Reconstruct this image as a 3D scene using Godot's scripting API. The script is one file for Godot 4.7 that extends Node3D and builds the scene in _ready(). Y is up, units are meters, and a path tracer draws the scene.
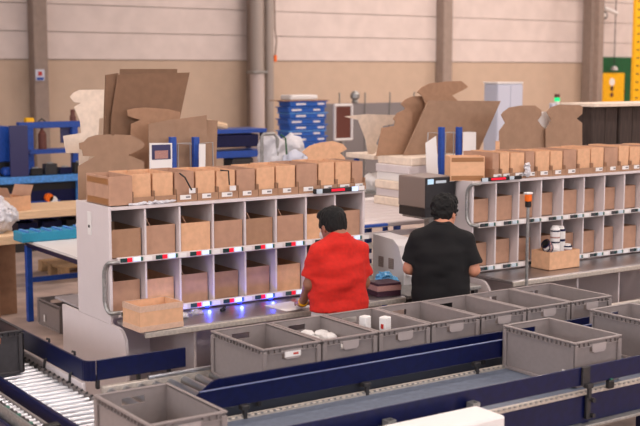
extends Node3D
# A packing hall: two pick-to-light racks, two workers, totes on conveyors, packing benches and a far panelled wall.
# Axes: +X runs along the racks, -Z towards the far wall, y is up, metres.

const EYE := Vector3(0.0, 2.55, 0.0)
const FOCAL := 1168.0            # focal length in pixels of the 640 x 426 frame
const PITCH := -6.878
const YAW := -34.32
const RACK_Z := -7.15            # front plane of both racks
const COUNTER_Y := 0.90
const HEAP_Y := 1.742           # top of the paper bundles under the cardboard heap
const LEDGE_Y := 1.26            # top of the long bench behind the racks
const ORD := ["first", "second", "third", "fourth", "fifth", "sixth", "seventh", "eighth", "ninth", "tenth", "eleventh", "twelfth", "thirteenth", "fourteenth", "fifteenth", "sixteenth"]

var M := {}
var taken := {}
var rng := RandomNumberGenerator.new()

# ---------------------------------------------------------------- pixels to places
func ray(px: float, py: float) -> Vector3:
	var b := Basis.from_euler(Vector3(deg_to_rad(PITCH), deg_to_rad(YAW), 0))
	return b * Vector3((px - 320.0) / FOCAL, -(py - 213.0) / FOCAL, -1.0)

func on_z(px: float, py: float, z: float) -> Vector3:
	var r := ray(px, py)
	return EYE + r * (z / r.z)

func on_y(px: float, py: float, y: float) -> Vector3:
	var r := ray(px, py)
	return EYE + r * ((y - EYE.y) / r.y)

# ---------------------------------------------------------------- nodes
func numbered(called: String) -> String:
	if not taken.has(called):
		taken[called] = 0
		return called
	taken[called] += 1
	return "%s_%03d" % [called, taken[called]]

func tag(o, label: String, category: String, group := ""):
	o.set_meta("label", label)
	o.set_meta("category", category)
	if group != "":
		o.set_meta("group", group)
	return o

func thing(called: String, label: String, category: String, at := Vector3.ZERO, turn := 0.0, group := "") -> Node3D:
	var o := Node3D.new()
	o.name = numbered(called)
	add_child(o)
	o.position = at
	o.rotation.y = turn
	tag(o, label, category, group)
	return o

func tool() -> SurfaceTool:
	var st := SurfaceTool.new()
	st.begin(Mesh.PRIMITIVE_TRIANGLES)
	return st

func obj(called: String, st, m, parent: Node) -> MeshInstance3D:
	var o := MeshInstance3D.new()
	o.mesh = st if st is Mesh else st.commit()
	o.material_override = m
	o.name = called
	parent.add_child(o, true)
	return o

func setting(called: String, st, m) -> MeshInstance3D:
	var o := obj(numbered(called), st, m, self)
	o.set_meta("kind", "structure")
	return o

func copy(o: Node3D, called: String, at: Vector3, turn := 0.0) -> Node3D:
	var c: Node3D = o.duplicate()
	c.name = numbered(called)
	add_child(c)
	c.position = at
	c.rotation.y = turn
	return c

func box_of(called: String, c: Vector3, s: Vector3, m, parent: Node, b := 0.0, basis := Basis()) -> MeshInstance3D:
	var st := tool()
	bx(st, c, s, b, basis)
	return obj(called, st, m, parent)

# ---------------------------------------------------------------- shapes
func face(st: SurfaceTool, pts: Array, out: Vector3) -> void:
	var n: Vector3 = (pts[1] - pts[0]).cross(pts[2] - pts[0]).normalized()
	var flip := n.dot(out) > 0.0
	if not flip:
		n = -n
	for i in range(1, pts.size() - 1):
		var t := [pts[0], pts[i + 1], pts[i]] if flip else [pts[0], pts[i], pts[i + 1]]
		for p in t:
			st.set_normal(n)
			st.add_vertex(p)

func bx(st: SurfaceTool, c: Vector3, s: Vector3, b := 0.0, basis := Basis()) -> void:
	var h := s * 0.5
	b = min(b, min(h.x, min(h.y, h.z)) * 0.9)
	for a in 3:
		var u := (a + 1) % 3
		var v := (a + 2) % 3
		for sg in [-1.0, 1.0]:
			var n := Vector3.ZERO
			n[a] = sg
			var q := []
			for e in [[-1, -1], [1, -1], [1, 1], [-1, 1]]:
				var p := Vector3.ZERO
				p[a] = h[a] * sg
				p[u] = (h[u] - b) * e[0]
				p[v] = (h[v] - b) * e[1]
				q.append(c + basis * p)
			face(st, q, basis * n)
			if b > 0.0:
				for sv in [-1.0, 1.0]:      # edge between face a and face u
					var q2 := []
					for w in [[0, -1], [0, 1], [1, 1], [1, -1]]:
						var p2 := Vector3.ZERO
						p2[a] = (h[a] if w[0] == 0 else h[a] - b) * sg
						p2[u] = (h[u] - b if w[0] == 0 else h[u]) * sv
						p2[v] = (h[v] - b) * w[1]
						q2.append(c + basis * p2)
					var n2 := Vector3.ZERO
					n2[a] = sg
					n2[u] = sv
					face(st, q2, basis * n2)
	if b > 0.0:
		for sx in [-1, 1]:
			for sy in [-1, 1]:
				for sz in [-1, 1]:
					var sgn := Vector3(sx, sy, sz)
					face(st, [c + basis * (Vector3(h.x, h.y - b, h.z - b) * sgn), c + basis * (Vector3(h.x - b, h.y, h.z - b) * sgn), c + basis * (Vector3(h.x - b, h.y - b, h.z) * sgn)], basis * sgn)

func span(st: SurfaceTool, lo: Vector3, hi: Vector3, b := 0.0) -> void:
	bx(st, (lo + hi) * 0.5, hi - lo, b)

func sweep(st: SurfaceTool, pts: Array, r: float, n := 8) -> void:
	var rings := []
	var last := Vector3.ZERO
	for i in pts.size():
		var d: Vector3 = (pts[min(i + 1, pts.size() - 1)] - pts[max(i - 1, 0)]).normalized()
		var u := last - d * last.dot(d)
		if u.length() < 0.1:
			u = d.cross(Vector3.UP if abs(d.y) < 0.9 else Vector3.RIGHT)
		u = u.normalized()
		last = u
		var v := d.cross(u)
		var ring := []
		for k in n:
			ring.append((u * cos(TAU * k / n) + v * sin(TAU * k / n)))
		rings.append(ring)
	for i in pts.size() - 1:
		for k in n:
			var k2 := (k + 1) % n
			var q := [[i, k], [i, k2], [i + 1, k2], [i + 1, k]]
			var mid: Vector3 = rings[i][k] + rings[i][k2]
			var a0: Vector3 = pts[i] + rings[i][k] * r
			var b0: Vector3 = pts[i] + rings[i][k2] * r
			var c0: Vector3 = pts[i + 1] + rings[i + 1][k2] * r
			var flip := (b0 - a0).cross(c0 - a0).dot(mid) > 0.0
			for t in ([[0, 2, 1], [0, 3, 2]] if flip else [[0, 1, 2], [0, 2, 3]]):
				for j in t:
					var nn: Vector3 = rings[q[j][0]][q[j][1]]
					st.set_normal(nn)
					st.add_vertex(pts[q[j][0]] + nn * r)
	for e in [0, pts.size() - 1]:
		var cap := []
		for k in n:
			cap.append(pts[e] + rings[e][k] * r)
		var d2: Vector3 = pts[e] - pts[1 if e == 0 else pts.size() - 2]
		face(st, cap, d2)

func rod(st: SurfaceTool, a: Vector3, b: Vector3, r: float, n := 10) -> void:
	sweep(st, [a, b], r, n)

# a flat sheet of real thickness: points in metres on the plane through o spanned by u and v
func plate(st: SurfaceTool, pts: PackedVector2Array, o: Vector3, u: Vector3, v: Vector3, thick: float) -> void:
	var n := u.cross(v).normalized()
	var idx := Geometry2D.triangulate_polygon(pts)
	for s in [-1.0, 1.0]:
		for i in range(0, idx.size(), 3):
			var q := []
			for j in 3:
				var p := pts[idx[i + j]]
				q.append(o + u * p.x + v * p.y + n * s * thick * 0.5)
			face(st, q, n * s)
	var cw := Geometry2D.is_polygon_clockwise(pts)
	for i in pts.size():
		var p := pts[i]
		var q2 := pts[(i + 1) % pts.size()]
		var e := q2 - p
		var outp := Vector2(e.y, -e.x) * (-1.0 if cw else 1.0)
		var a := o + u * p.x + v * p.y
		var b := o + u * q2.x + v * q2.y
		face(st, [a - n * thick * 0.5, b - n * thick * 0.5, b + n * thick * 0.5, a + n * thick * 0.5], u * outp.x + v * outp.y)

func lathe(st: SurfaceTool, prof: Array, o := Vector3.ZERO, n := 14) -> void:
	for i in prof.size() - 1:
		var p: Vector2 = prof[i]
		var q: Vector2 = prof[i + 1]
		for k in n:
			var a := TAU * k / n
			var b := TAU * (k + 1) / n
			var w := [o + Vector3(cos(a) * p.x, p.y, sin(a) * p.x), o + Vector3(cos(b) * p.x, p.y, sin(b) * p.x), o + Vector3(cos(b) * q.x, q.y, sin(b) * q.x), o + Vector3(cos(a) * q.x, q.y, sin(a) * q.x)]
			var m := (a + b) * 0.5
			var out := Vector3(cos(m) * (q.y - p.y), p.x - q.x, sin(m) * (q.y - p.y))
			if p.x < 0.0005:
				face(st, [w[0], w[2], w[3]], out)
			elif q.x < 0.0005:
				face(st, [w[0], w[1], w[2]], out)
			else:
				face(st, w, out)

# ---------------------------------------------------------------- materials
func mat(col: Color, rough := 0.7, metal := 0.0, vary := 0.0, scale := 2.0, freq := 0.02, stretch := Vector3.ONE) -> StandardMaterial3D:
	var m := StandardMaterial3D.new()
	m.roughness = rough
	m.metallic = metal
	if vary <= 0.0:
		m.albedo_color = col
		return m
	var nz := FastNoiseLite.new()
	nz.seed = M.size() * 7 + 3
	nz.frequency = freq
	nz.fractal_octaves = 4
	var g := Gradient.new()
	g.offsets = PackedFloat32Array([0.2, 0.5, 0.8])
	var lo := Color(col.r * (1.0 - vary), col.g * (1.0 - vary), col.b * (1.0 - vary))
	var hi := Color(min(1.0, col.r * (1.0 + vary)), min(1.0, col.g * (1.0 + vary)), min(1.0, col.b * (1.0 + vary)))
	g.colors = PackedColorArray([lo, col, hi])
	var t := NoiseTexture2D.new()
	t.width = 256
	t.height = 256
	t.seamless = true
	t.noise = nz
	t.color_ramp = g
	m.albedo_texture = t
	m.uv1_triplanar = true
	m.uv1_world_triplanar = true
	m.uv1_scale = stretch * scale
	return m

func glow(col: Color, power: float) -> StandardMaterial3D:
	var m := StandardMaterial3D.new()
	m.albedo_color = col
	m.emission_enabled = true
	m.emission = col
	m.emission_energy_multiplier = power
	return m

func make_materials() -> void:
	M.laminate = mat(Color(0.83, 0.795, 0.795), 0.45, 0.0, 0.005, 1.0)
	M.laminate_edge = mat(Color(0.84, 0.81, 0.80), 0.5)
	M.kraft = mat(Color(0.70, 0.55, 0.455), 0.85, 0.0, 0.025, 3.0, 0.015)
	M.kraft_deep = mat(Color(0.64, 0.50, 0.395), 0.88, 0.0, 0.025, 3.0, 0.015)
	M.kraft_warm = mat(Color(0.85, 0.67, 0.525), 0.85, 0.0, 0.025, 3.0, 0.02)
	M.kraft_grey = mat(Color(0.61, 0.495, 0.405), 0.9, 0.0, 0.025, 2.0, 0.015)
	M.shaded_kraft = mat(Color(0.50, 0.385, 0.30), 0.9, 0.0, 0.025, 2.0)  # kraft darkened to carry the shade of a forward-leaning sheet
	M.old_wood = mat(Color(0.68, 0.55, 0.40), 0.8, 0.0, 0.06, 2.0)
	M.kraft_dark = mat(Color(0.235, 0.19, 0.17), 0.85, 0.0, 0.12, 2.0, 0.02, Vector3(3, 0.3, 3))
	M.cream = mat(Color(0.89, 0.825, 0.755), 0.85, 0.0, 0.03, 2.0)
	M.tape = mat(Color(0.82, 0.69, 0.60), 0.3, 0.0, 0.03, 6.0)
	M.frame_grey = mat(Color(0.25, 0.27, 0.31), 0.45, 0.3)
	M.flap = mat(Color(0.64, 0.60, 0.59), 0.5)
	M.lip_blue = mat(Color(0.36, 0.41, 0.56), 0.35)
	M.brown_tape = mat(Color(0.60, 0.42, 0.26), 0.3)
	M.tote = mat(Color(0.53, 0.495, 0.485), 0.5, 0.0, 0.015, 4.0)
	M.tote_rib = mat(Color(0.47, 0.44, 0.43), 0.55)
	M.tote_dark = mat(Color(0.20, 0.19, 0.20), 0.5, 0.0, 0.06, 4.0)
	M.navy = mat(Color(0.040, 0.07, 0.235), 0.32, 0.0, 0.08, 3.0)
	M.navy.metallic_specular = 0.4
	M.blue = mat(Color(0.09, 0.27, 0.60), 0.4, 0.0, 0.06, 3.0)
	M.crate_blue = mat(Color(0.13, 0.37, 0.72), 0.4, 0.0, 0.06, 3.0)
	M.light_blue = mat(Color(0.30, 0.55, 0.82), 0.4, 0.0, 0.08, 3.0)
	M.turquoise = mat(Color(0.13, 0.56, 0.70), 0.5, 0.0, 0.12, 8.0, 0.05)
	M.steel = mat(Color(0.66, 0.65, 0.66), 0.33, 0.9, 0.06, 2.0, 0.03, Vector3(0.3, 1, 4))
	M.roller = mat(Color(0.70, 0.71, 0.73), 0.33, 0.95)
	M.galv = mat(Color(0.62, 0.62, 0.61), 0.42, 0.7, 0.08, 6.0)
	M.rail_alu = mat(Color(0.74, 0.71, 0.67), 0.45, 0.35, 0.05, 6.0)
	M.belt = mat(Color(0.38, 0.42, 0.485), 0.55, 0.0, 0.05, 3.0)
	M.black = mat(Color(0.045, 0.045, 0.05), 0.5)
	M.dark_grey = mat(Color(0.16, 0.155, 0.16), 0.5, 0.0, 0.05, 3.0)
	M.white = mat(Color(0.88, 0.87, 0.86), 0.45)
	M.paper = mat(Color(0.90, 0.89, 0.88), 0.8)
	M.print_ink = mat(Color(0.50, 0.49, 0.50), 0.8)
	M.display = mat(Color(0.12, 0.24, 0.24), 0.25)
	M.display_off = mat(Color(0.22, 0.23, 0.25), 0.3)
	M.red_digits = glow(Color(0.85, 0.10, 0.20), 0.55)
	M.white_button = glow(Color(0.80, 0.88, 1.0), 0.5)
	M.grey_button = mat(Color(0.76, 0.82, 0.86), 0.4)
	M.blue_lamp = glow(Color(0.20, 0.28, 1.0), 2.2)
	M.green_tab = mat(Color(0.10, 0.36, 0.30), 0.4)
	M.red_shirt = mat(Color(0.76, 0.12, 0.07), 0.9, 0.0, 0.05, 5.0)
	M.black_shirt = mat(Color(0.034, 0.034, 0.046), 0.9, 0.0, 0.1, 5.0)
	M.white_cloth = mat(Color(0.80, 0.78, 0.76), 0.9)
	M.dark_cloth = mat(Color(0.09, 0.09, 0.11), 0.9)
	M.shoe = mat(Color(0.07, 0.07, 0.07), 0.6)
	M.hair = mat(Color(0.012, 0.010, 0.010), 0.85, 0.0, 0.3, 20.0, 0.05)
	M.skin_brown = mat(Color(0.56, 0.37, 0.28), 0.55, 0.0, 0.04, 6.0)
	M.skin_fair = mat(Color(0.80, 0.555, 0.44), 0.55, 0.0, 0.04, 6.0)
	M.wall_panel = mat(Color(0.83, 0.78, 0.755), 0.55, 0.0, 0.02, 0.3)
	M.wall_base = mat(Color(0.75, 0.665, 0.585), 0.8, 0.0, 0.012, 0.4)
	M.concrete = mat(Color(0.58, 0.52, 0.48), 0.85, 0.0, 0.03, 0.8)
	M.floor = mat(Color(0.72, 0.64, 0.595), 0.5, 0.0, 0.09, 0.35, 0.02)
	M.ceiling = mat(Color(0.70, 0.68, 0.66), 0.8)
	M.wood = mat(Color(0.87, 0.745, 0.60), 0.75, 0.0, 0.04, 2.0, 0.03, Vector3(0.3, 3, 3))
	M.yellow = mat(Color(0.93, 0.70, 0.03), 0.45, 0.0, 0.04, 2.0)
	M.green = mat(Color(0.06, 0.33, 0.17), 0.6, 0.0, 0.05, 1.0)
	M.pipe = mat(Color(0.66, 0.64, 0.63), 0.4, 0.5)
	M.pipe_paint = mat(Color(0.60, 0.56, 0.53), 0.55)
	M.sleeve = mat(Color(0.72, 0.67, 0.65), 0.6)
	M.orange = mat(Color(0.93, 0.42, 0.05), 0.4)
	M.salmon = mat(Color(0.80, 0.50, 0.40), 0.7)
	M.red = mat(Color(0.70, 0.13, 0.08), 0.45)
	M.purple = mat(Color(0.215, 0.075, 0.15), 0.5)
	M.pink_band = mat(Color(0.66, 0.49, 0.46), 0.6, 0.0, 0.15, 12.0, 0.05)
	M.printer_white = mat(Color(0.80, 0.79, 0.79), 0.4)
	M.machine_tan = mat(Color(0.53, 0.475, 0.45), 0.5)
	M.machine_dark = mat(Color(0.12, 0.12, 0.135), 0.4)
	M.screen = glow(Color(0.66, 0.78, 0.86), 0.55)
	M.sheet_blue = mat(Color(0.78, 0.80, 0.86), 0.5)
	M.partition = mat(Color(0.52, 0.50, 0.50), 0.6)
	M.rust = mat(Color(0.40, 0.22, 0.18), 0.4)
	M.green_lamp = glow(Color(0.10, 0.85, 0.50), 0.8)
	M.film = mat(Color(0.86, 0.86, 0.88), 0.12)
	M.film.transparency = BaseMaterial3D.TRANSPARENCY_ALPHA
	M.film.albedo_color = Color(0.88, 0.88, 0.90, 0.35)
	M.cloudy = mat(Color(0.82, 0.82, 0.84), 0.35, 0.0, 0.08, 8.0, 0.03)
	M.blue_film = mat(Color(0.35, 0.62, 0.80), 0.25, 0.0, 0.1, 8.0, 0.04)
	M.lamp_face = glow(Color(1.0, 0.95, 0.90), 3.0)
	M.added_window_light = glow(Color(0.95, 0.97, 1.0), 1.6)  # glow of the added fill windows
	M.label_red = mat(Color(0.72, 0.25, 0.20), 0.7)
	M.violet_panel = mat(Color(0.20, 0.20, 0.36), 0.3)

# ---------------------------------------------------------------- soft bodies: distance fields meshed as surface nets
func cap(a: Vector3, b: Vector3, ra: float, rb: float, k := 0.03, cut := false) -> Dictionary:
	return {"a": a, "b": b, "ra": ra, "rb": rb, "k": k, "cut": cut, "ell": false}

func ell(c: Vector3, r: Vector3, k := 0.02, basis := Basis()) -> Dictionary:
	return {"a": c, "r": r, "k": k, "ell": true, "basis": basis}

func soft_mesh(st: SurfaceTool, prims: Array, cell: float, amp := 0.0, nfreq := Vector3(9, 9, 9), hem := -99.0) -> void:
	var lo := Vector3.ONE * 1e9
	var hi := -lo
	for p in prims:
		if p.ell:
			var rr: float = max(p.r.x, max(p.r.y, p.r.z))
			lo = lo.min(p.a - Vector3.ONE * rr)
			hi = hi.max(p.a + Vector3.ONE * rr)
		else:
			var r2: float = max(p.ra, p.rb)
			lo = lo.min(p.a.min(p.b) - Vector3.ONE * r2)
			hi = hi.max(p.a.max(p.b) + Vector3.ONE * r2)
	lo -= Vector3.ONE * (cell * 3.0 + amp)
	hi += Vector3.ONE * (cell * 3.0 + amp)
	var nx := int((hi.x - lo.x) / cell) + 2
	var ny := int((hi.y - lo.y) / cell) + 2
	var nz := int((hi.z - lo.z) / cell) + 2
	var f := PackedFloat32Array()
	f.resize(nx * ny * nz)
	f.fill(0.3)
	var sy := nx
	var sz := nx * ny
	for p in prims:
		var k: float = p.k
		var pad: float = k + cell * 2.0 + amp
		var l: Vector3
		var h: Vector3
		if p.ell:
			var rm: float = max(p.r.x, max(p.r.y, p.r.z))
			l = p.a - Vector3.ONE * (rm + pad)
			h = p.a + Vector3.ONE * (rm + pad)
		else:
			var rm2: float = max(p.ra, p.rb)
			l = p.a.min(p.b) - Vector3.ONE * (rm2 + pad)
			h = p.a.max(p.b) + Vector3.ONE * (rm2 + pad)
		var i0 := maxi(0, int((l.x - lo.x) / cell))
		var i1 := mini(nx - 1, int((h.x - lo.x) / cell) + 1)
		var j0 := maxi(0, int((l.y - lo.y) / cell))
		var j1 := mini(ny - 1, int((h.y - lo.y) / cell) + 1)
		var k0 := maxi(0, int((l.z - lo.z) / cell))
		var k1 := mini(nz - 1, int((h.z - lo.z) / cell) + 1)
		var is_ell: bool = p.ell
		var a: Vector3 = p.a
		var ba := Vector3.ZERO
		var inv := 0.0
		var ra := 0.0
		var rb := 0.0
		var cut := false
		var r := Vector3.ONE
		var bt := Basis()
		var axis := Vector3.ZERO
		if is_ell:
			r = p.r
			bt = p.basis.transposed()
		else:
			ba = p.b - p.a
			inv = 1.0 / max(ba.length_squared(), 1e-9)
			ra = p.ra
			rb = p.rb
			cut = p.cut
			axis = ba.normalized()
		for kk in range(k0, k1 + 1):
			for jj in range(j0, j1 + 1):
				var at := kk * sz + jj * sy
				for ii in range(i0, i1 + 1):
					var q := lo + Vector3(ii, jj, kk) * cell - a
					var d: float
					if is_ell:
						q = bt * q
						var e1 := (q / r).length()
						var e2 := (q / (r * r)).length()
						d = e1 * (e1 - 1.0) / max(e2, 1e-6)
					else:
						var t := q.dot(ba) * inv
						var tc := clampf(t, 0.0, 1.0)
						d = (q - ba * tc).length() - lerpf(ra, rb, tc)
						if cut:
							d = max(d, (q - ba).dot(axis))
					var e := f[at + ii]
					var hh := k - absf(d - e)
					if hh > 0.0:
						f[at + ii] = min(d, e) - hh * hh * 0.25 / k
					elif d < e:
						f[at + ii] = d
	if amp > 0.0:
		var noise := FastNoiseLite.new()
		noise.seed = 11
		noise.frequency = 1.0
		noise.fractal_octaves = 2
		for kk in nz:
			for jj in ny:
				for ii in nx:
					var at2 := kk * sz + jj * sy + ii
					if absf(f[at2]) < 0.04:
						var w := (lo + Vector3(ii, jj, kk) * cell) * nfreq
						f[at2] += noise.get_noise_3dv(w) * amp
	if hem > -90.0:
		for kk in nz:
			for jj in ny:
				var cutv: float = hem - (lo.y + jj * cell)
				var row := kk * sz + jj * sy
				for ii in nx:
					if f[row + ii] < cutv:
						f[row + ii] = cutv
	var id := PackedInt32Array()
	id.resize(nx * ny * nz)
	id.fill(-1)
	var vs := PackedVector3Array()
	var ns := PackedVector3Array()
	var off := [0, 1, sy, sy + 1, sz, sz + 1, sz + sy, sz + sy + 1]
	var edges := [[0, 1], [2, 3], [4, 5], [6, 7], [0, 2], [1, 3], [4, 6], [5, 7], [0, 4], [1, 5], [2, 6], [3, 7]]
	var corner := []
	for c in 8:
		corner.append(Vector3(c & 1, (c >> 1) & 1, (c >> 2) & 1))
	for kk in nz - 1:
		for jj in ny - 1:
			var row2 := kk * sz + jj * sy
			for ii in nx - 1:
				var at3 := row2 + ii
				var f0 := f[at3]
				if absf(f0) > cell * 2.5 + 0.02:
					continue
				var s0 := f0 < 0.0
				if s0 == (f[at3 + 1] < 0.0) and s0 == (f[at3 + sy] < 0.0) and s0 == (f[at3 + sy + 1] < 0.0) and s0 == (f[at3 + sz] < 0.0) and s0 == (f[at3 + sz + 1] < 0.0) and s0 == (f[at3 + sz + sy] < 0.0) and s0 == (f[at3 + sz + sy + 1] < 0.0):
					continue
				var sum := Vector3.ZERO
				var cnt := 0
				var v := []
				for c in 8:
					v.append(f[at3 + off[c]])
				for e in edges:
					var va: float = v[e[0]]
					var vb: float = v[e[1]]
					if (va < 0.0) != (vb < 0.0):
						sum += corner[e[0]].lerp(corner[e[1]], va / (va - vb))
						cnt += 1
				var g := Vector3(v[1] + v[3] + v[5] + v[7] - v[0] - v[2] - v[4] - v[6], v[2] + v[3] + v[6] + v[7] - v[0] - v[1] - v[4] - v[5], v[4] + v[5] + v[6] + v[7] - v[0] - v[1] - v[2] - v[3])
				id[at3] = vs.size()
				vs.append(lo + (Vector3(ii, jj, kk) + sum / cnt) * cell)
				ns.append(g.normalized())
	for kk in range(1, nz - 1):
		for jj in range(1, ny - 1):
			var row3 := kk * sz + jj * sy
			for ii in range(1, nx - 1):
				var at4 := row3 + ii
				if id[at4] < 0:
					continue
				var inside := f[at4] < 0.0
				for ax in 3:
					var o1: int = [1, sy, sz][ax]
					if inside == (f[at4 + o1] < 0.0):
						continue
					var u: int = [sy, 1, 1][ax]
					var w2: int = [sz, sz, sy][ax]
					var qd := [id[at4], id[at4 - u], id[at4 - u - w2], id[at4 - w2]]
					if qd[1] < 0 or qd[2] < 0 or qd[3] < 0:
						continue
					var gn := (vs[qd[1]] - vs[qd[0]]).cross(vs[qd[2]] - vs[qd[0]])
					var flip := gn.dot(ns[qd[0]] + ns[qd[1]] + ns[qd[2]] + ns[qd[3]]) > 0.0
					for t3 in ([0, 2, 1, 0, 3, 2] if flip else [0, 1, 2, 0, 2, 3]):
						st.set_normal(ns[qd[t3]])
						st.add_vertex(vs[qd[t3]])

# ---------------------------------------------------------------- light, camera, exposure
func set_view() -> void:
	var cam := Camera3D.new()
	cam.name = "camera"
	add_child(cam)
	cam.position = EYE
	cam.rotation_degrees = Vector3(PITCH, YAW, 0)
	var lens := CameraAttributesPhysical.new()
	lens.frustum_focal_length = 65.8
	lens.exposure_aperture = 2.6
	lens.frustum_focus_distance = 8.3
	lens.frustum_near = 0.1
	lens.frustum_far = 200.0
	cam.attributes = lens
	cam.fov = rad_to_deg(2.0 * atan(213.0 / FOCAL))
	cam.current = true
	var we := WorldEnvironment.new()
	we.name = "world_environment"
	var env := Environment.new()
	env.background_mode = Environment.BG_COLOR
	env.background_color = Color(0.02, 0.02, 0.022)
	env.tonemap_mode = Environment.TONE_MAPPER_LINEAR
	env.tonemap_exposure = 1.0
	env.sdfgi_enabled = true
	env.ssao_enabled = true
	env.ssil_enabled = true
	we.environment = env
	add_child(we)

const LAMP_Y := 8.2
func ceiling_lamps() -> void:
	# rows of long fittings under the roof; extra far lamps added to brighten the wall
	var n := 0
	for z in [3.0, -3.5, -10.0, -16.0, -20.5]:
		for x in ([-3.0, 5.0, 13.0, 21.0, 29.0] if z > -12.0 else [15.0, 20.0, 25.0, 30.0, 35.0]):
			if z < -12.0 and x < 10.0:
				continue
			var t := thing("ceiling_lamp", "long white ceiling lamp, %s of its row, over %s" % [ORD[int((x + 3.0) / 8.0) if z > -12.0 else int((x - 15.0) / 5.0)], ["the aisle behind the totes", "the conveyors", "the packing benches", "the stacked blue crates", "the floor along the panelled wall"][[3.0, -3.5, -10.0, -16.0, -20.5].find(z)]], "lamp", Vector3(x, LAMP_Y, z), 0.0, "ceiling lamps in rows")
			box_of("housing", Vector3(0, 0.06, 0), Vector3(2.4, 0.10, 0.36), M.white, t, 0.02)
			box_of("diffuser", Vector3(0, -0.0, 0), Vector3(2.3, 0.02, 0.30), M.lamp_face, t)
			var st := tool()
			for s in [-0.9, 0.9]:
				rod(st, Vector3(s, 0.11, 0), Vector3(s, 0.8, 0), 0.006, 6)
			obj("suspension_wires", st, M.pipe, t)
			var l := AreaLight3D.new()
			l.name = "lamp_light"
			l.area_size = Vector2(2.3, 0.30)
			l.light_color = Color(1.0, 0.935, 0.905)
			l.light_energy = 19.5
			l.area_range = 60.0
			l.shadow_enabled = true
			t.add_child(l)
			l.position = Vector3(0, -0.02, 0)
			l.rotation_degrees = Vector3(-90, 0, 0)
			n += 1

# added fill light: two invented window bands, unseen behind and beside the viewer
func added_daylight() -> void:
	for i in 2:
		var w: Vector3 = [Vector3(8.0, 5.2, 8.98), Vector3(-9.98, 5.2, -5.0)][i]
		var long: float = [24.0, 18.0][i]
		var o := Node3D.new()
		o.name = "added_window_%d" % (i + 1)  # window added out of view to fill the upright faces with light
		add_child(o)
		o.position = w
		o.rotation.y = [0.0, -PI / 2][i] + PI
		o.set_meta("kind", "structure")
		box_of("glass", Vector3(0, 0, -0.01), Vector3(long, 3.6, 0.02), M.added_window_light, o)
		for k in 9:
			box_of("mullion", Vector3(-long / 2 + k * long / 8.0, 0, 0.02), Vector3(0.10, 3.7, 0.05), M.pipe, o)
		for y in [-1.82, 1.82]:
			box_of("frame", Vector3(0, y, 0.02), Vector3(long + 0.1, 0.08, 0.05), M.pipe, o)
		var l := AreaLight3D.new()
		l.name = "added_window_light"
		l.area_size = Vector2(long, 3.6)
		l.light_color = Color(0.97, 0.965, 1.0)
		l.light_energy = [70.0, 60.0][i]
		l.area_range = 60.0
		l.shadow_enabled = true
		o.add_child(l)
		l.position = Vector3(0, 0, 0.08)
		l.rotation.y = PI

# ---------------------------------------------------------------- the hall
const WALL_Z := -25.0
func hall() -> void:
	var st := tool()
	span(st, Vector3(-10, -0.2, WALL_Z - 0.4), Vector3(42, 0.0, 9))
	setting("floor", st, M.floor)
	st = tool()
	span(st, Vector3(-10, 9.0, WALL_Z - 0.4), Vector3(42, 9.2, 9))
	setting("ceiling", st, M.ceiling)
	st = tool()
	span(st, Vector3(-10.3, 0, WALL_Z - 0.4), Vector3(-10, 9, 9))
	setting("wall_left", st, M.wall_panel)
	st = tool()
	span(st, Vector3(42, 0, WALL_Z - 0.4), Vector3(42.3, 9, 9))
	setting("wall_right", st, M.wall_panel)
	st = tool()
	span(st, Vector3(-10, 0, 9), Vector3(42, 9, 9.3))
	setting("wall_front", st, M.wall_panel)
	# far wall: a plain lower storey and horizontal metal panels above, each with its own recessed joint
	st = tool()
	span(st, Vector3(-10, 0, WALL_Z - 0.4), Vector3(42, 9, WALL_Z - 0.06))
	var wall := setting("wall_back", st, M.concrete)
	var cols := [-2.2, 3.6, 9.46, 15.02, 21.06, 26.80, 32.5, 38.5]
	var seams := [2.83, 3.44, 4.05, 4.66, 5.27, 5.88, 6.49, 7.1, 9.0]
	var edges := [-10.0] + cols + [42.0]
	for b in edges.size() - 1:
		var x0: float = edges[b]
		var x1: float = edges[b + 1]
		box_of("lower_panel", Vector3((x0 + x1) / 2, 1.41, WALL_Z - 0.03), Vector3(x1 - x0 - 0.02, 2.82, 0.07), M.wall_base, wall)
		for k in seams.size() - 1:
			box_of("panel", Vector3((x0 + x1) / 2, (seams[k] + seams[k + 1]) / 2, WALL_Z - 0.02), Vector3(x1 - x0 - 0.02, seams[k + 1] - seams[k] - 0.014, 0.10), M.wall_panel, wall, 0.004)
	for i in cols.size():
		st = tool()
		span(st, Vector3(cols[i] - 0.165, 0, WALL_Z + 0.03), Vector3(cols[i] + 0.165, 9, WALL_Z + 0.36), 0.02)
		setting("column", st, M.concrete)

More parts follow.
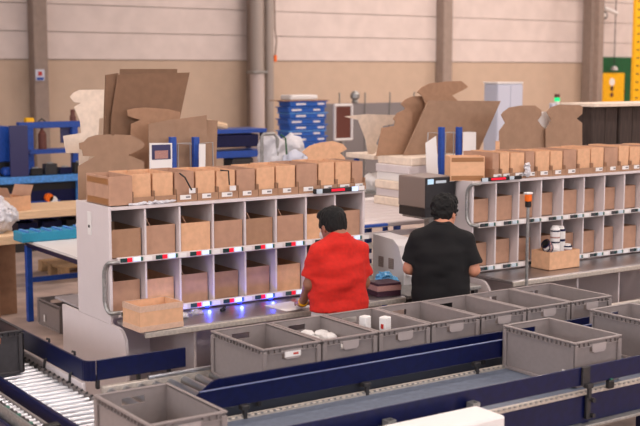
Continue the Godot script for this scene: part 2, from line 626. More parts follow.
func wall_fittings() -> void:
	# downpipe, conduit and box on the column between the two racks
	var cx := 14.94
	var zf := WALL_Z + 0.47
	var t := thing("downpipe", "thick grey round pipe running up the column behind the blue crates", "pipe", Vector3(cx - 0.16, 0, zf + 0.19))
	var st := tool()
	rod(st, Vector3(0, 2.5, 0), Vector3(0, 8.9, 0), 0.16, 16)
	obj("pipe", st, M.pipe_paint, t)
	st = tool()
	rod(st, Vector3(0, 0, 0), Vector3(0, 2.5, 0), 0.175, 16)
	obj("lower_sleeve", st, M.sleeve, t)
	st = tool()
	bx(st, Vector3(0.0, 2.55, 0), Vector3(0.40, 0.06, 0.36), 0.01)
	obj("clamp", st, M.galv, t)
	var t2 := thing("cable_conduit", "thin cable conduit with orange plug beside the thick round pipe", "conduit", Vector3(cx + 0.22, 0, zf + 0.13))
	st = tool()
	rod(st, Vector3(0, 0.0, 0), Vector3(0, 8.8, 0), 0.11, 12)
	obj("conduit", st, M.pipe_paint, t2)
	st = tool()
	sweep(st, [Vector3(0.14, 4.6, 0.03), Vector3(0.15, 3.6, 0.03), Vector3(0.19, 3.3, 0.04), Vector3(0.15, 2.95, 0.03)], 0.02, 6)
	obj("loose_cable", st, M.concrete, t2)
	box_of("plug", Vector3(0.15, 2.88, 0.03), Vector3(0.07, 0.16, 0.07), M.orange, t2, 0.01)
	# sticker on the leftmost column
	var s0 := on_z(40, 75, WALL_Z + 0.56)
	var t3 := thing("column_sticker", "small blue and red sign on the grey concrete column", "sign", s0)
	box_of("backing", Vector3.ZERO, Vector3(0.20, 0.24, 0.015), M.sheet_blue, t3)
	box_of("mark", Vector3(0, 0.03, 0.01), Vector3(0.09, 0.09, 0.01), M.red, t3)
	box_of("stripe", Vector3(0, -0.08, 0.01), Vector3(0.16, 0.06, 0.01), M.blue, t3)
	# green painted bay, yellow cabinet, signs and pipes at the far corner
	var g0 := on_z(595, 57, WALL_Z + 0.05)
	var g1 := on_z(632, 57, WALL_Z + 0.05)
	var gp := thing("green_wall_board", "dark green board on the wall around the yellow cabinet", "board", Vector3((g0.x + g1.x) / 2 + 0.1, 0, WALL_Z + 0.07))
	box_of("board", Vector3(0, g0.y / 2, 0), Vector3(g1.x - g0.x + 0.1, g0.y, 0.06), M.green, gp)
	var y0 := on_z(603, 73, WALL_Z + 0.3)
	var y1 := on_z(625, 73, WALL_Z + 0.3)
	var yc := thing("yellow_cabinet", "yellow electrical cabinet with round warning marks on green board", "cabinet", Vector3((y0.x + y1.x) / 2, 0, WALL_Z + 0.21))
	box_of("body", Vector3(0, y0.y / 2, 0), Vector3(y1.x - y0.x, y0.y, 0.18), M.yellow, yc, 0.02)
	box_of("door", Vector3(0, y0.y / 2, 0.095), Vector3(y1.x - y0.x - 0.08, y0.y - 0.1, 0.02), M.yellow, yc, 0.005)
	for i in 3:
		st = tool()
		var my: float = on_z(611, 82.0 + i * 6.5, WALL_Z + 0.5).y
		rod(st, Vector3(-0.1, my, 0.105), Vector3(-0.1, my, 0.115), 0.075 if i else 0.12, 14)
		obj("round_mark", st, [M.paper, M.purple, M.rust][i], yc)
	for i in 2:
		box_of("hinge", Vector3((y1.x - y0.x) / 2, 1.5 + i * 0.45, 0.09), Vector3(0.04, 0.10, 0.05), M.black, yc)
	var t4 := thing("wall_floodlight", "white floodlight arm with round lens high above yellow cabinet", "floodlight", on_z(603, 12, WALL_Z + 0.4))
	box_of("arm", Vector3(0.35, 0.05, 0), Vector3(0.6, 0.10, 0.1), M.white, t4, 0.02, Basis(Vector3(0, 0, 1), -0.25))
	st = tool()
	rod(st, Vector3(-0.06, -0.1, -0.05), Vector3(-0.06, -0.1, 0.12), 0.13, 14)
	obj("lens", st, M.dark_grey, t4)
	st = tool()
	rod(st, Vector3(-0.06, -0.1, 0.12), Vector3(-0.06, -0.1, 0.13), 0.07, 14)
	obj("glass", st, M.white, t4)
	var t5 := thing("conduit_drop", "thin conduit dropping to grey switch box beside yellow cabinet", "conduit", on_z(598, 100, WALL_Z + 0.2))
	st = tool()
	rod(st, Vector3(0, 0.15, 0), Vector3(0, 6.5, 0), 0.04, 8)
	obj("conduit", st, M.pipe, t5)
	box_of("switch_box", Vector3(0, 0.1, 0.02), Vector3(0.16, 0.34, 0.12), M.pipe, t5, 0.01)
	box_of("upper_box", Vector3(0.02, 0.45, 0.02), Vector3(0.12, 0.16, 0.12), M.pipe, t5, 0.01)
	var t6 := thing("hanging_lamp", "small pendant lamp on thin cable just above yellow cabinet", "lamp", on_z(614, 70, WALL_Z + 0.3))
	st = tool()
	lathe(st, [Vector2(0.0, 0.13), Vector2(0.07, 0.11), Vector2(0.13, 0.0), Vector2(0.0, -0.02)])
	obj("shade", st, M.pipe, t6)
	st = tool()
	rod(st, Vector3(0, 0.15, 0), Vector3(0, 6.1, 0), 0.015, 6)
	obj("cable", st, M.dark_grey, t6)
	# yellow pallet-rack upright
	var r0 := on_z(632, 60, -22.0)
	var t7 := thing("yellow_rack_upright", "tall yellow steel upright with dark slots at hall corner", "upright", Vector3(r0.x + 0.22, 0, -22.0))
	box_of("post", Vector3(0, 4.2, 0), Vector3(0.36, 8.4, 0.12), M.yellow, t7, 0.01)
	for i in 24:
		box_of("slot", Vector3(-0.06, 1.4 + i * 0.22, 0.062), Vector3(0.12, 0.035, 0.01), M.dark_grey, t7)
	var t8 := thing("dark_corner_post", "narrow brown steel post between green board and yellow upright", "post", Vector3(r0.x + 0.95, 0, -24.1))
	box_of("post", Vector3(0, 4.3, 0), Vector3(0.22, 8.6, 0.2), M.concrete, t8, 0.01)

# ---------------------------------------------------------------- totes
const TOTE_H := 0.27
func make_tote(m, mr, label_card := true) -> Node3D:
	var t := thing("tote", "tote", "tote")
	var st := tool()
	var hx := 0.2
	var hz := 0.3
	var w := 0.006
	var ix := hx - 0.014
	var iz := hz - 0.014
	# floor and long walls
	span(st, Vector3(-ix, 0.004, -iz), Vector3(ix, 0.012, iz))
	for s in [-1.0, 1.0]:
		bx(st, Vector3(s * (ix - w / 2), TOTE_H / 2, 0), Vector3(w, TOTE_H - 0.008, iz * 2))
		# short wall round its hand hole
		var z: float = s * (iz - w / 2)
		bx(st, Vector3(0, 0.100, z), Vector3(ix * 2, 0.192, w))
		bx(st, Vector3(0, 0.2475, z), Vector3(ix * 2, 0.031, w))
		for q in [-1.0, 1.0]:
			bx(st, Vector3(q * (ix + 0.062) / 2, 0.214, z), Vector3(ix - 0.062, 0.036, w))
	obj("body", st, m, t)
	# corner posts and foot band
	st = tool()
	for s in [-1.0, 1.0]:
		for q in [-1.0, 1.0]:
			st = tool()
			bx(st, Vector3(s * (hx - 0.016), 0.13, q * (hz - 0.007)), Vector3(0.032, 0.24, 0.014), 0.004)
			bx(st, Vector3(s * (hx - 0.007), 0.13, q * (hz - 0.016)), Vector3(0.014, 0.24, 0.032), 0.004)
			obj("corner_post", st, m, t)
	st = tool()
	for s in [-1.0, 1.0]:
		bx(st, Vector3(s * (hx - 0.009), 0.010, 0), Vector3(0.012, 0.020, hz * 2 - 0.05), 0.003)
		bx(st, Vector3(0, 0.010, s * (hz - 0.009)), Vector3(hx * 2 - 0.05, 0.020, 0.012), 0.003)
	obj("foot_band", st, m, t)
	# rim: a flange all round
	st = tool()
	for s in [-1.0, 1.0]:
		bx(st, Vector3(s * (hx - 0.010), TOTE_H - 0.006, 0), Vector3(0.020, 0.012, hz * 2), 0.003)
		bx(st, Vector3(0, TOTE_H - 0.006, s * (hz - 0.010)), Vector3(hx * 2 - 0.04, 0.012, 0.020), 0.003)
		bx(st, Vector3(s * (hx - 0.007), TOTE_H - 0.036, 0), Vector3(0.012, 0.005, hz * 2 - 0.02))
		for q in [-1.0, 1.0]:
			bx(st, Vector3(q * 0.118, TOTE_H - 0.036, s * (hz - 0.007)), Vector3(0.11, 0.005, 0.012))
	obj("rim", st, m, t)
	st = tool()
	for s in [-1.0, 1.0]:
		for i in 15:
			bx(st, Vector3(s * (hx - 0.008), TOTE_H - 0.024, -0.25 + i * 0.0357), Vector3(0.011, 0.022, 0.006))
		for i in 9:
			var xx := -0.15 + i * 0.0375
			if absf(xx) < 0.06:
				continue
			bx(st, Vector3(xx, TOTE_H - 0.024, s * (hz - 0.008)), Vector3(0.006, 0.022, 0.011))
	var ribs := obj("rim_ribs", st, mr, t)
	ribs.set_meta("kind", "stuff")
	# handle lip over the front hand hole
	for s in [-1.0, 1.0]:
		st = tool()
		bx(st, Vector3(0, 0.238, s * (hz - 0.006)), Vector3(0.15, 0.012, 0.012), 0.004)
		obj("handle_grip", st, m, t)
	if label_card:
		st = tool()
		plate(st, PackedVector2Array([Vector2(-0.058, 0.0), Vector2(0.058, 0.0), Vector2(0.056, -0.040), Vector2(0.040, -0.052), Vector2(-0.040, -0.052), Vector2(-0.056, -0.040)]), Vector3(0, 0.246, hz + 0.002), Vector3.RIGHT, Vector3.UP, 0.004)
		obj("label_flap", st, M.flap, t)
	return t

# ---------------------------------------------------------------- open cartons
func carton(st: SurfaceTool, w: float, h: float, d: float, o := Vector3.ZERO, th := 0.005) -> void:
	bx(st, o + Vector3(0, th / 2, 0), Vector3(w, th, d))
	for s in [-1.0, 1.0]:
		bx(st, o + Vector3(s * (w - th) / 2, h / 2, 0), Vector3(th, h, d))
		bx(st, o + Vector3(0, h / 2, s * (d - th) / 2), Vector3(w - th * 2, h, th))

# ---------------------------------------------------------------- pick-to-light rack
const CELL := 0.262
func make_rack(called: String, x0: float, n: int, lit: bool, label: String, top_label: String) -> void:
	var t := thing(called, label, "rack", Vector3(x0, 0, RACK_Z))
	var wd := CELL * n
	var D := 0.55
	var st := tool()
	# base side panels with a rounded front shoulder
	for s in [0.0, wd]:
		var prof := PackedVector2Array([Vector2(-0.85, 0.0), Vector2(-0.85, 0.865)])
		for k in 7:
			var a := PI / 2 * k / 6.0
			prof.append(Vector2(0.11 + sin(a) * 0.12, 0.745 + cos(a) * 0.12))
		prof.append(Vector2(0.23, 0.0))
		st = tool()
		plate(st, prof, Vector3(s, 0, 0), Vector3(0, 0, 1), Vector3.UP, 0.022)
		obj("base_side_panel", st, M.laminate, t)
		box_of("side_panel", Vector3(s, (0.866 + 1.66) / 2, -D / 2), Vector3(0.020, 1.66 - 0.866, D), M.laminate, t, 0.002)
	for i in range(1, n):
		box_of("divider", Vector3(i * CELL, (0.93 + 1.63) / 2, -D / 2 - 0.004), Vector3(0.014, 0.70, D - 0.01), M.laminate, t)
	box_of("top_board", Vector3(wd / 2, 1.645, -D / 2), Vector3(wd - 0.02, 0.022, D), M.laminate, t, 0.002)
	box_of("middle_board", Vector3(wd / 2, 1.292, -D / 2 - 0.002), Vector3(wd - 0.02, 0.018, D - 0.01), M.laminate, t)
	box_of("lower_board", Vector3(wd / 2, 0.918, -D / 2 - 0.002), Vector3(wd - 0.02, 0.022, D - 0.01), M.laminate, t)
	box_of("back_board", Vector3(wd / 2, 1.28, -D + 0.006), Vector3(wd - 0.02, 0.74, 0.010), M.laminate, t)
	box_of("base_back", Vector3(wd / 2, 0.44, -0.50), Vector3(wd - 0.03, 0.88, 0.016), M.laminate, t)
	box_of("base_floor", Vector3(wd / 2, 0.09, -0.15), Vector3(wd - 0.03, 0.02, 0.68), M.laminate, t)
	for i in range(2, n, 2):
		box_of("base_divider", Vector3(i * CELL, 0.475, -0.15), Vector3(0.018, 0.75, 0.68), M.laminate, t)
	# rails with displays
	for row in 2:
		var ry: float = [0.932, 1.296][row]
		var rail := box_of("display_rail", Vector3(wd / 2 + 0.012, ry, 0.016), Vector3(wd - 0.05, 0.042, 0.026), M.laminate_edge, t, 0.004)
		for i in n:
			var bx0 := i * CELL + 0.055
			var z := 0.031
			var parts := [[0.0, 0.050, M.display if lit else M.display_off, "display"], [0.050, 0.036, M.red_digits if lit else M.display, "digits"], [0.094, 0.056, M.white_button if lit else M.grey_button, "button"], [0.150, 0.016, M.green_tab, "end_tab"]]
			for p in parts:
				box_of(p[3], Vector3(bx0 + p[0] + p[1] / 2, ry + 0.002, z), Vector3(p[1] - 0.001, 0.028, 0.010), p[2], rail, 0.002)
			box_of("price_strip", Vector3(bx0 + 0.205, ry, z - 0.001), Vector3(0.060, 0.030, 0.005), M.paper, rail)
			if lit and row == 0 and i in [1, 2, 3, 4]:
				box_of("blue_lamp", Vector3(bx0 + 0.125, ry - 0.018, z + 0.008), Vector3(0.030, 0.010, 0.010), M.blue_lamp, rail, 0.002)
				var l := OmniLight3D.new()
				l.name = "lamp_light"
				l.light_color = Color(0.25, 0.30, 1.0)
				l.light_energy = 0.013
				l.light_size = 0.012
				l.omni_range = 6.0
				l.omni_attenuation = 2.0
				l.shadow_enabled = true
				t.add_child(l)
				l.position = Vector3(bx0 + 0.125, ry - 0.010, z + 0.045)
	# bent pipe joining the rails at the end panel
	st = tool()
	var pt: float = 1.288 if lit else 1.640
	var pb: float = 0.945 if lit else 1.300
	var path := [Vector3(0.05, pt, 0.022), Vector3(-0.005, pt, 0.022)]
	for k in 6:
		var a2 := PI / 2 * k / 5.0
		path.append(Vector3(-0.012 - sin(a2) * 0.022, pt - (1.0 - cos(a2)) * 0.09, 0.022 - sin(a2) * 0.06))
	for k in 6:
		var a3 := PI / 2 * k / 5.0
		path.append(Vector3(-0.034 + (1.0 - cos(a3)) * 0.022, pb + 0.085 - sin(a3) * 0.085, -0.038 + (1.0 - cos(a3)) * 0.06))
	path.append(Vector3(0.05, pb, 0.022))
	sweep(st, path, 0.014, 10)
	obj("bent_pipe", st, M.galv, t)
	if lit:
		box_of("switch_plate", Vector3(-0.013, 1.52, -0.31), Vector3(0.006, 0.16, 0.06), M.white, t, 0.002)
		box_of("switch", Vector3(-0.018, 1.50, -0.31), Vector3(0.006, 0.018, 0.018), M.dark_grey, t)
	# dark display strip clipped along the top edge
	var bar: MeshInstance3D
	if lit:
		bar = box_of("top_display_strip", Vector3(wd - 0.24, 1.672, 0.014), Vector3(0.46, 0.034, 0.028), M.black, t, 0.004)
		box_of("end_plate", Vector3(wd - 0.43, 1.672, 0.030), Vector3(0.05, 0.034, 0.008), M.grey_button, bar)
		box_of("digits", Vector3(wd - 0.26, 1.674, 0.030), Vector3(0.12, 0.018, 0.006), M.red_digits, bar)
		box_of("button", Vector3(wd - 0.105, 1.674, 0.031), Vector3(0.055, 0.034, 0.008), M.white_button, bar)
		box_of("paper_tab", Vector3(wd - 0.045, 1.676, 0.030), Vector3(0.055, 0.034, 0.006), M.paper, bar)
	else:
		bar = box_of("top_display_strip", Vector3(0.30, 1.672, 0.014), Vector3(0.44, 0.030, 0.028), M.black, t, 0.004)
		box_of("end_plate", Vector3(0.10, 1.672, 0.030), Vector3(0.06, 0.030, 0.008), M.grey_button, bar)
		box_of("digits", Vector3(0.25, 1.674, 0.030), Vector3(0.16, 0.018, 0.006), M.red_digits, bar)
		box_of("button", Vector3(0.40, 1.674, 0.030), Vector3(0.05, 0.028, 0.006), M.grey_button, bar)
	# steel worktop in front of the cells
	var c := thing("steel_worktop", "brushed steel worktop of the %s" % top_label, "worktop", Vector3(x0, 0, RACK_Z))
	st = tool()
	span(st, Vector3(0.02, 0.872, 0.035), Vector3(wd + 0.05, COUNTER_Y, 0.46), 0.006)
	obj("top_sheet", st, M.steel, c)
	st = tool()
	span(st, Vector3(0.02, 0.855, 0.452), Vector3(wd + 0.05, 0.893, 0.468), 0.004)
	obj("front_edge", st, M.rail_alu, c)
	# cartons in the cells
	for row in 2:
		for i in n:
			var setback: float = (0.03 if row == 1 else 0.075) + rng.randf_range(-0.012, 0.02)
			if not lit:
				setback = 0.09 + rng.randf_range(-0.02, 0.03)
			var h: float = rng.randf_range(0.195, 0.215)
			var y: float = 0.930 if row == 0 else 1.302
			var w: float = 0.228
			var names := ["lower", "upper"]
			var where := "curved pipe"
			var lab := "open kraft carton in %s cells of the %s, %s from its %s" % [names[row], "lit rack" if lit else "unlit rack", ORD[i], where]
			var b := thing("cell_carton", lab, "carton", Vector3(x0 + (i + 0.5) * CELL, y, RACK_Z - setback - 0.21), 0.0, "cartons in the cells of the %s rack" % ("lit" if lit else "unlit"))
			var s2 := tool()
			carton(s2, w, h, 0.42)
			obj("body", s2, [M.kraft, M.kraft_deep, M.kraft, M.kraft_warm][(i * 3 + row) % 4] if lit else M.kraft, b)
			if (i + row) % 3 != 1:
				s2 = tool()
				bx(s2, Vector3(-w / 2 + 0.03, h + 0.022, 0.07), Vector3(0.004, 0.06, 0.26), 0.0, Basis(Vector3(0, 0, 1), 0.5))
				obj("flap", s2, M.kraft, b)

func make_bin(t: Node3D, w: float, h: float, d: float, m, with_label: bool, wide: float) -> void:
	# a cut-down carton: low lip at the front, taller box set in it
	var st := tool()
	carton(st, w - 0.016, h, d - 0.03, Vector3(-0.004, 0.001, -0.015 - d / 2))
	obj("body", st, m, t)
	st = tool()
	bx(st, Vector3(0, 0.026, -0.003), Vector3(w - 0.004, 0.052, 0.006))
	for s in [-1.0, 1.0]:
		bx(st, Vector3(s * (w / 2 - 0.005), 0.045, -d / 2), Vector3(0.004, 0.09, d - 0.01))
	obj("lip", st, M.kraft_deep, t)
	if with_label:
		var l := box_of("label", Vector3(-0.012, 0.032, 0.002), Vector3(wide, 0.032, 0.002), M.paper, t)
		box_of("print", Vector3(0.006, 0.032, 0.0035), Vector3(wide * 0.4, 0.012, 0.001), M.print_ink, l)

func bins() -> void:
	var xs := [3.375, 3.534, 3.702, 3.866, 4.033, 4.196, 4.363, 4.53, 4.709, 4.906, 5.062, 5.216, 5.33]
	# big carton at the end of the lit rack
	var t := thing("shipping_carton", "taped kraft carton at the end of bins on lit rack", "carton", Vector3(3.287, 1.658, RACK_Z - 0.22))
	var st := tool()
	carton(st, 0.168, 0.20, 0.38)
	obj("body", st, M.kraft, t)
	for y in [0.03, 0.165]:
		box_of("tape", Vector3(-0.085, y, 0.0), Vector3(0.002, 0.04, 0.34), M.brown_tape, t)
	for i in xs.size() - 1:
		var w: float = xs[i + 1] - xs[i]
		var h := 0.205 + (0.012 if i > 7 else 0.0) + rng.randf_range(-0.006, 0.006)
		var b := thing("shelf_bin", "cut-down kraft bin on top of lit rack, %s from the taped carton" % ORD[i], "bin", Vector3(xs[i] + w / 2, 1.657, RACK_Z - 0.03), 0.0, "kraft bins on the lit rack")
		make_bin(b, w, h, 0.40, [M.kraft_warm, M.kraft_warm, M.kraft][i % 3], i >= 2, 0.07 if i % 2 else 0.085)
		if i == 2 or i == 4:
			st = tool()
			var q := [Vector3(-0.05, 0.20, -0.012), Vector3(-0.02, 0.17, 0.012), Vector3(0.03, 0.08, 0.014)] if i == 2 else [Vector3(-0.06, 0.205, -0.01), Vector3(-0.005, 0.20, 0.012), Vector3(0.0, 0.10, 0.014)]
			sweep(st, q, 0.006, 6)
			obj("black_strap", st, M.black, b)
			box_of("strap_tag", Vector3(0.035 if i == 2 else 0.03, 0.075, 0.012), Vector3(0.05, 0.035, 0.004), M.white, b)
	# crumpled clear film on the first bins
	var film := thing("plastic_film", "strip of pale plastic film lying before the first bins", "film", Vector3(3.52, 1.658, RACK_Z - 0.010))
	st = tool()
	soft_mesh(st, [cap(Vector3(-0.18, 0.009, 0), Vector3(-0.03, 0.012, 0.004), 0.008, 0.010, 0.01), cap(Vector3(-0.03, 0.012, 0.004), Vector3(0.16, 0.014, 0.0), 0.012, 0.010, 0.01)], 0.005, 0.010, Vector3(22, 40, 22))
	obj("strip", st, M.cloudy, film)
	# second rack
	var xs2 := [6.66, 6.745, 6.863, 7.037, 7.155, 7.335, 7.494, 7.668, 7.839, 8.014, 8.20, 8.346, 8.50, 8.66, 8.82]
	for i in xs2.size() - 1:
		var w2: float = xs2[i + 1] - xs2[i]
		var b2 := thing("shelf_bin", "cut-down kraft bin on top of unlit rack, %s from the wide carton" % ORD[i], "bin", Vector3(xs2[i] + w2 / 2, 1.657, RACK_Z - 0.03), 0.0, "kraft bins on the unlit rack")
		make_bin(b2, w2, 0.215 + rng.randf_range(-0.006, 0.01), 0.40, [M.kraft, M.kraft_warm, M.kraft_warm][i % 3], i != 7, 0.07 if i % 2 else 0.085)
		if i == 2:
			var pk := thing("clear_pouch", "crumpled clear pouch hung on a bin of the unlit rack", "pouch", Vector3(7.005, 1.70, RACK_Z - 0.02))
			st = tool()
			soft_mesh(st, [cap(Vector3(0, 0, 0.02), Vector3(0, 0.07, 0.015), 0.028, 0.02, 0.01)], 0.007, 0.02, Vector3(30, 30, 30))
			obj("pouch", st, M.cloudy, pk)
	var p0 := on_z(450, 178, RACK_Z - 0.03)
	var p1 := on_z(486, 178, RACK_Z + 0.0)
	var big := thing("shipping_carton", "wide taped kraft carton at the corner of unlit rack", "carton", Vector3(6.48, 1.657, RACK_Z - 0.20), deg_to_rad(-28.0))
	st = tool()
	carton(st, 0.29, 0.20, 0.20)
	obj("body", st, M.kraft_warm, big)
	for y in [0.025, 0.175]:
		box_of("tape", Vector3(0, y, 0.101), Vector3(0.27, 0.035, 0.002), M.brown_tape, big)

# ---------------------------------------------------------------- things on the worktops
func worktop_things() -> void:
	var st := tool()
	var t := thing("open_carton", "open kraft carton edged with white tape on lit rack worktop", "carton", Vector3(3.322, COUNTER_Y, -6.80), 0.05)
	carton(st, 0.315, 0.165, 0.235)
	obj("body", st, M.kraft_warm, t)
	st = tool()
	for y in [0.147, 0.018]:
		bx(st, Vector3(0, y, 0.1185), Vector3(0.32, 0.036, 0.002))
		bx(st, Vector3(-0.1585, y, 0), Vector3(0.002, 0.036, 0.235))
	for s in [-1.0, 1.0]:
		bx(st, Vector3(0, 0.1655, s * 0.115), Vector3(0.315, 0.002, 0.010))
		bx(st, Vector3(s * 0.154, 0.1655, 0), Vector3(0.010, 0.002, 0.225))
	obj("tape", st, M.tape, t)
	t = thing("paper_sheet", "white paper sheet under the red-shirted worker's hand", "paper", Vector3(4.41, COUNTER_Y, -6.855), 0.1)
	st = tool()
	bx(st, Vector3(0, 0.0015, 0), Vector3(0.24, 0.002, 0.26))
	obj("sheet", st, M.paper, t)
	for i in 2:
		t = thing("clear_bag", ["small clear plastic bag beside open carton on lit worktop", "flat clear plastic bag between small bag and black clip"][i], "bag", Vector3([3.60, 3.74][i], COUNTER_Y, [-6.93, -6.98][i]))
		st = tool()
		soft_mesh(st, [ell(Vector3(0, 0.018 - 0.004 * i, 0), Vector3(0.05, 0.018, 0.04), 0.01)], 0.006, 0.016, Vector3(30, 30, 30))
		obj("bag", st, M.film if i else M.cloudy, t)
	t = thing("black_clip", "small black clip lying on the lit steel worktop", "clip", Vector3(3.945, COUNTER_Y, -6.98), 0.5)
	box_of("body", Vector3(0, 0.009, 0), Vector3(0.05, 0.018, 0.022), M.black, t, 0.004)
	box_of("jaw", Vector3(0.02, 0.022, 0), Vector3(0.03, 0.012, 0.014), M.black, t, 0.003)
	# carton of striped bottles on the second worktop
	t = thing("bottle_carton", "small open kraft carton holding striped bottles on unlit worktop", "carton", Vector3(7.195, COUNTER_Y, -6.985), 0.0)
	st = tool()
	carton(st, 0.355, 0.155, 0.215)
	obj("body", st, M.kraft_warm, t)
	var spots := [[-0.085, 0.02, 0.03, 0.0, "white striped bottle lying across the kraft carton", 1.35], [0.0, 0.03, -0.01, 0.05, "tall white bottle with navy bands standing in kraft carton", 0.0], [0.075, 0.03, -0.02, 0.045, "white bottle with broad navy label standing in kraft carton", 0.0], [-0.13, 0.09, 0.02, 0.0, "black capped bottle at the end of kraft carton", 0.9], [0.12, 0.06, 0.02, 0.0, "short white packet standing in the kraft carton", 0.0]]
	for i in 5:
		var s: Array = spots[i]
		var b := thing("bottle", s[4], "bottle", Vector3(7.195 + s[0], COUNTER_Y + 0.010 + (0.12 if i == 0 or i == 3 else 0.0) , -6.985 + s[2]))
		b.rotation.z = s[5]
		var hh: float = [0.13, 0.345, 0.335, 0.10, 0.185][i]
		if i == 0 or i == 3:
			b.position += Vector3(0.06, 0.03, 0)
		st = tool()
		var r := 0.041
		lathe(st, [Vector2(0, 0), Vector2(r, 0.004), Vector2(r, hh - 0.03), Vector2(r * 0.7, hh - 0.012), Vector2(r * 0.66, hh), Vector2(0, hh)])
		obj("body", st, M.black if i == 3 else M.white, b)
		for k in ([0.58, 0.7, 0.86] if i != 2 else [0.88, 0.62]):
			st = tool()
			var y: float = k * hh
			var bw: float = 0.012 if i != 2 else 0.02
			lathe(st, [Vector2(r - 0.002, y), Vector2(r + 0.001, y), Vector2(r + 0.001, y + bw), Vector2(r - 0.002, y + bw)])
			obj("band", st, M.navy if k != 0.7 else M.pink_band, b)
	# sensor pole with an orange head
	var pb := on_y(526.5, 281, COUNTER_Y)
	t = thing("sensor_pole", "slim steel pole with orange sensor head before unlit rack", "pole", Vector3(pb.x, 0, -6.64))
	st = tool()
	rod(st, Vector3(0, 0, 0), Vector3(0, 1.50, 0), 0.013, 10)
	obj("pole", st, M.galv, t)
	box_of("foot", Vector3(0, 0.006, 0), Vector3(0.12, 0.012, 0.12), M.galv, t)
	box_of("sensor_head", Vector3(0.0, 1.565, 0), Vector3(0.05, 0.06, 0.045), M.orange, t, 0.008)
	box_of("sensor_cap", Vector3(0.0, 1.602, 0), Vector3(0.06, 0.016, 0.05), M.white, t, 0.004)
	box_of("sensor_neck", Vector3(0.0, 1.515, 0), Vector3(0.04, 0.05, 0.04), M.black, t, 0.006)

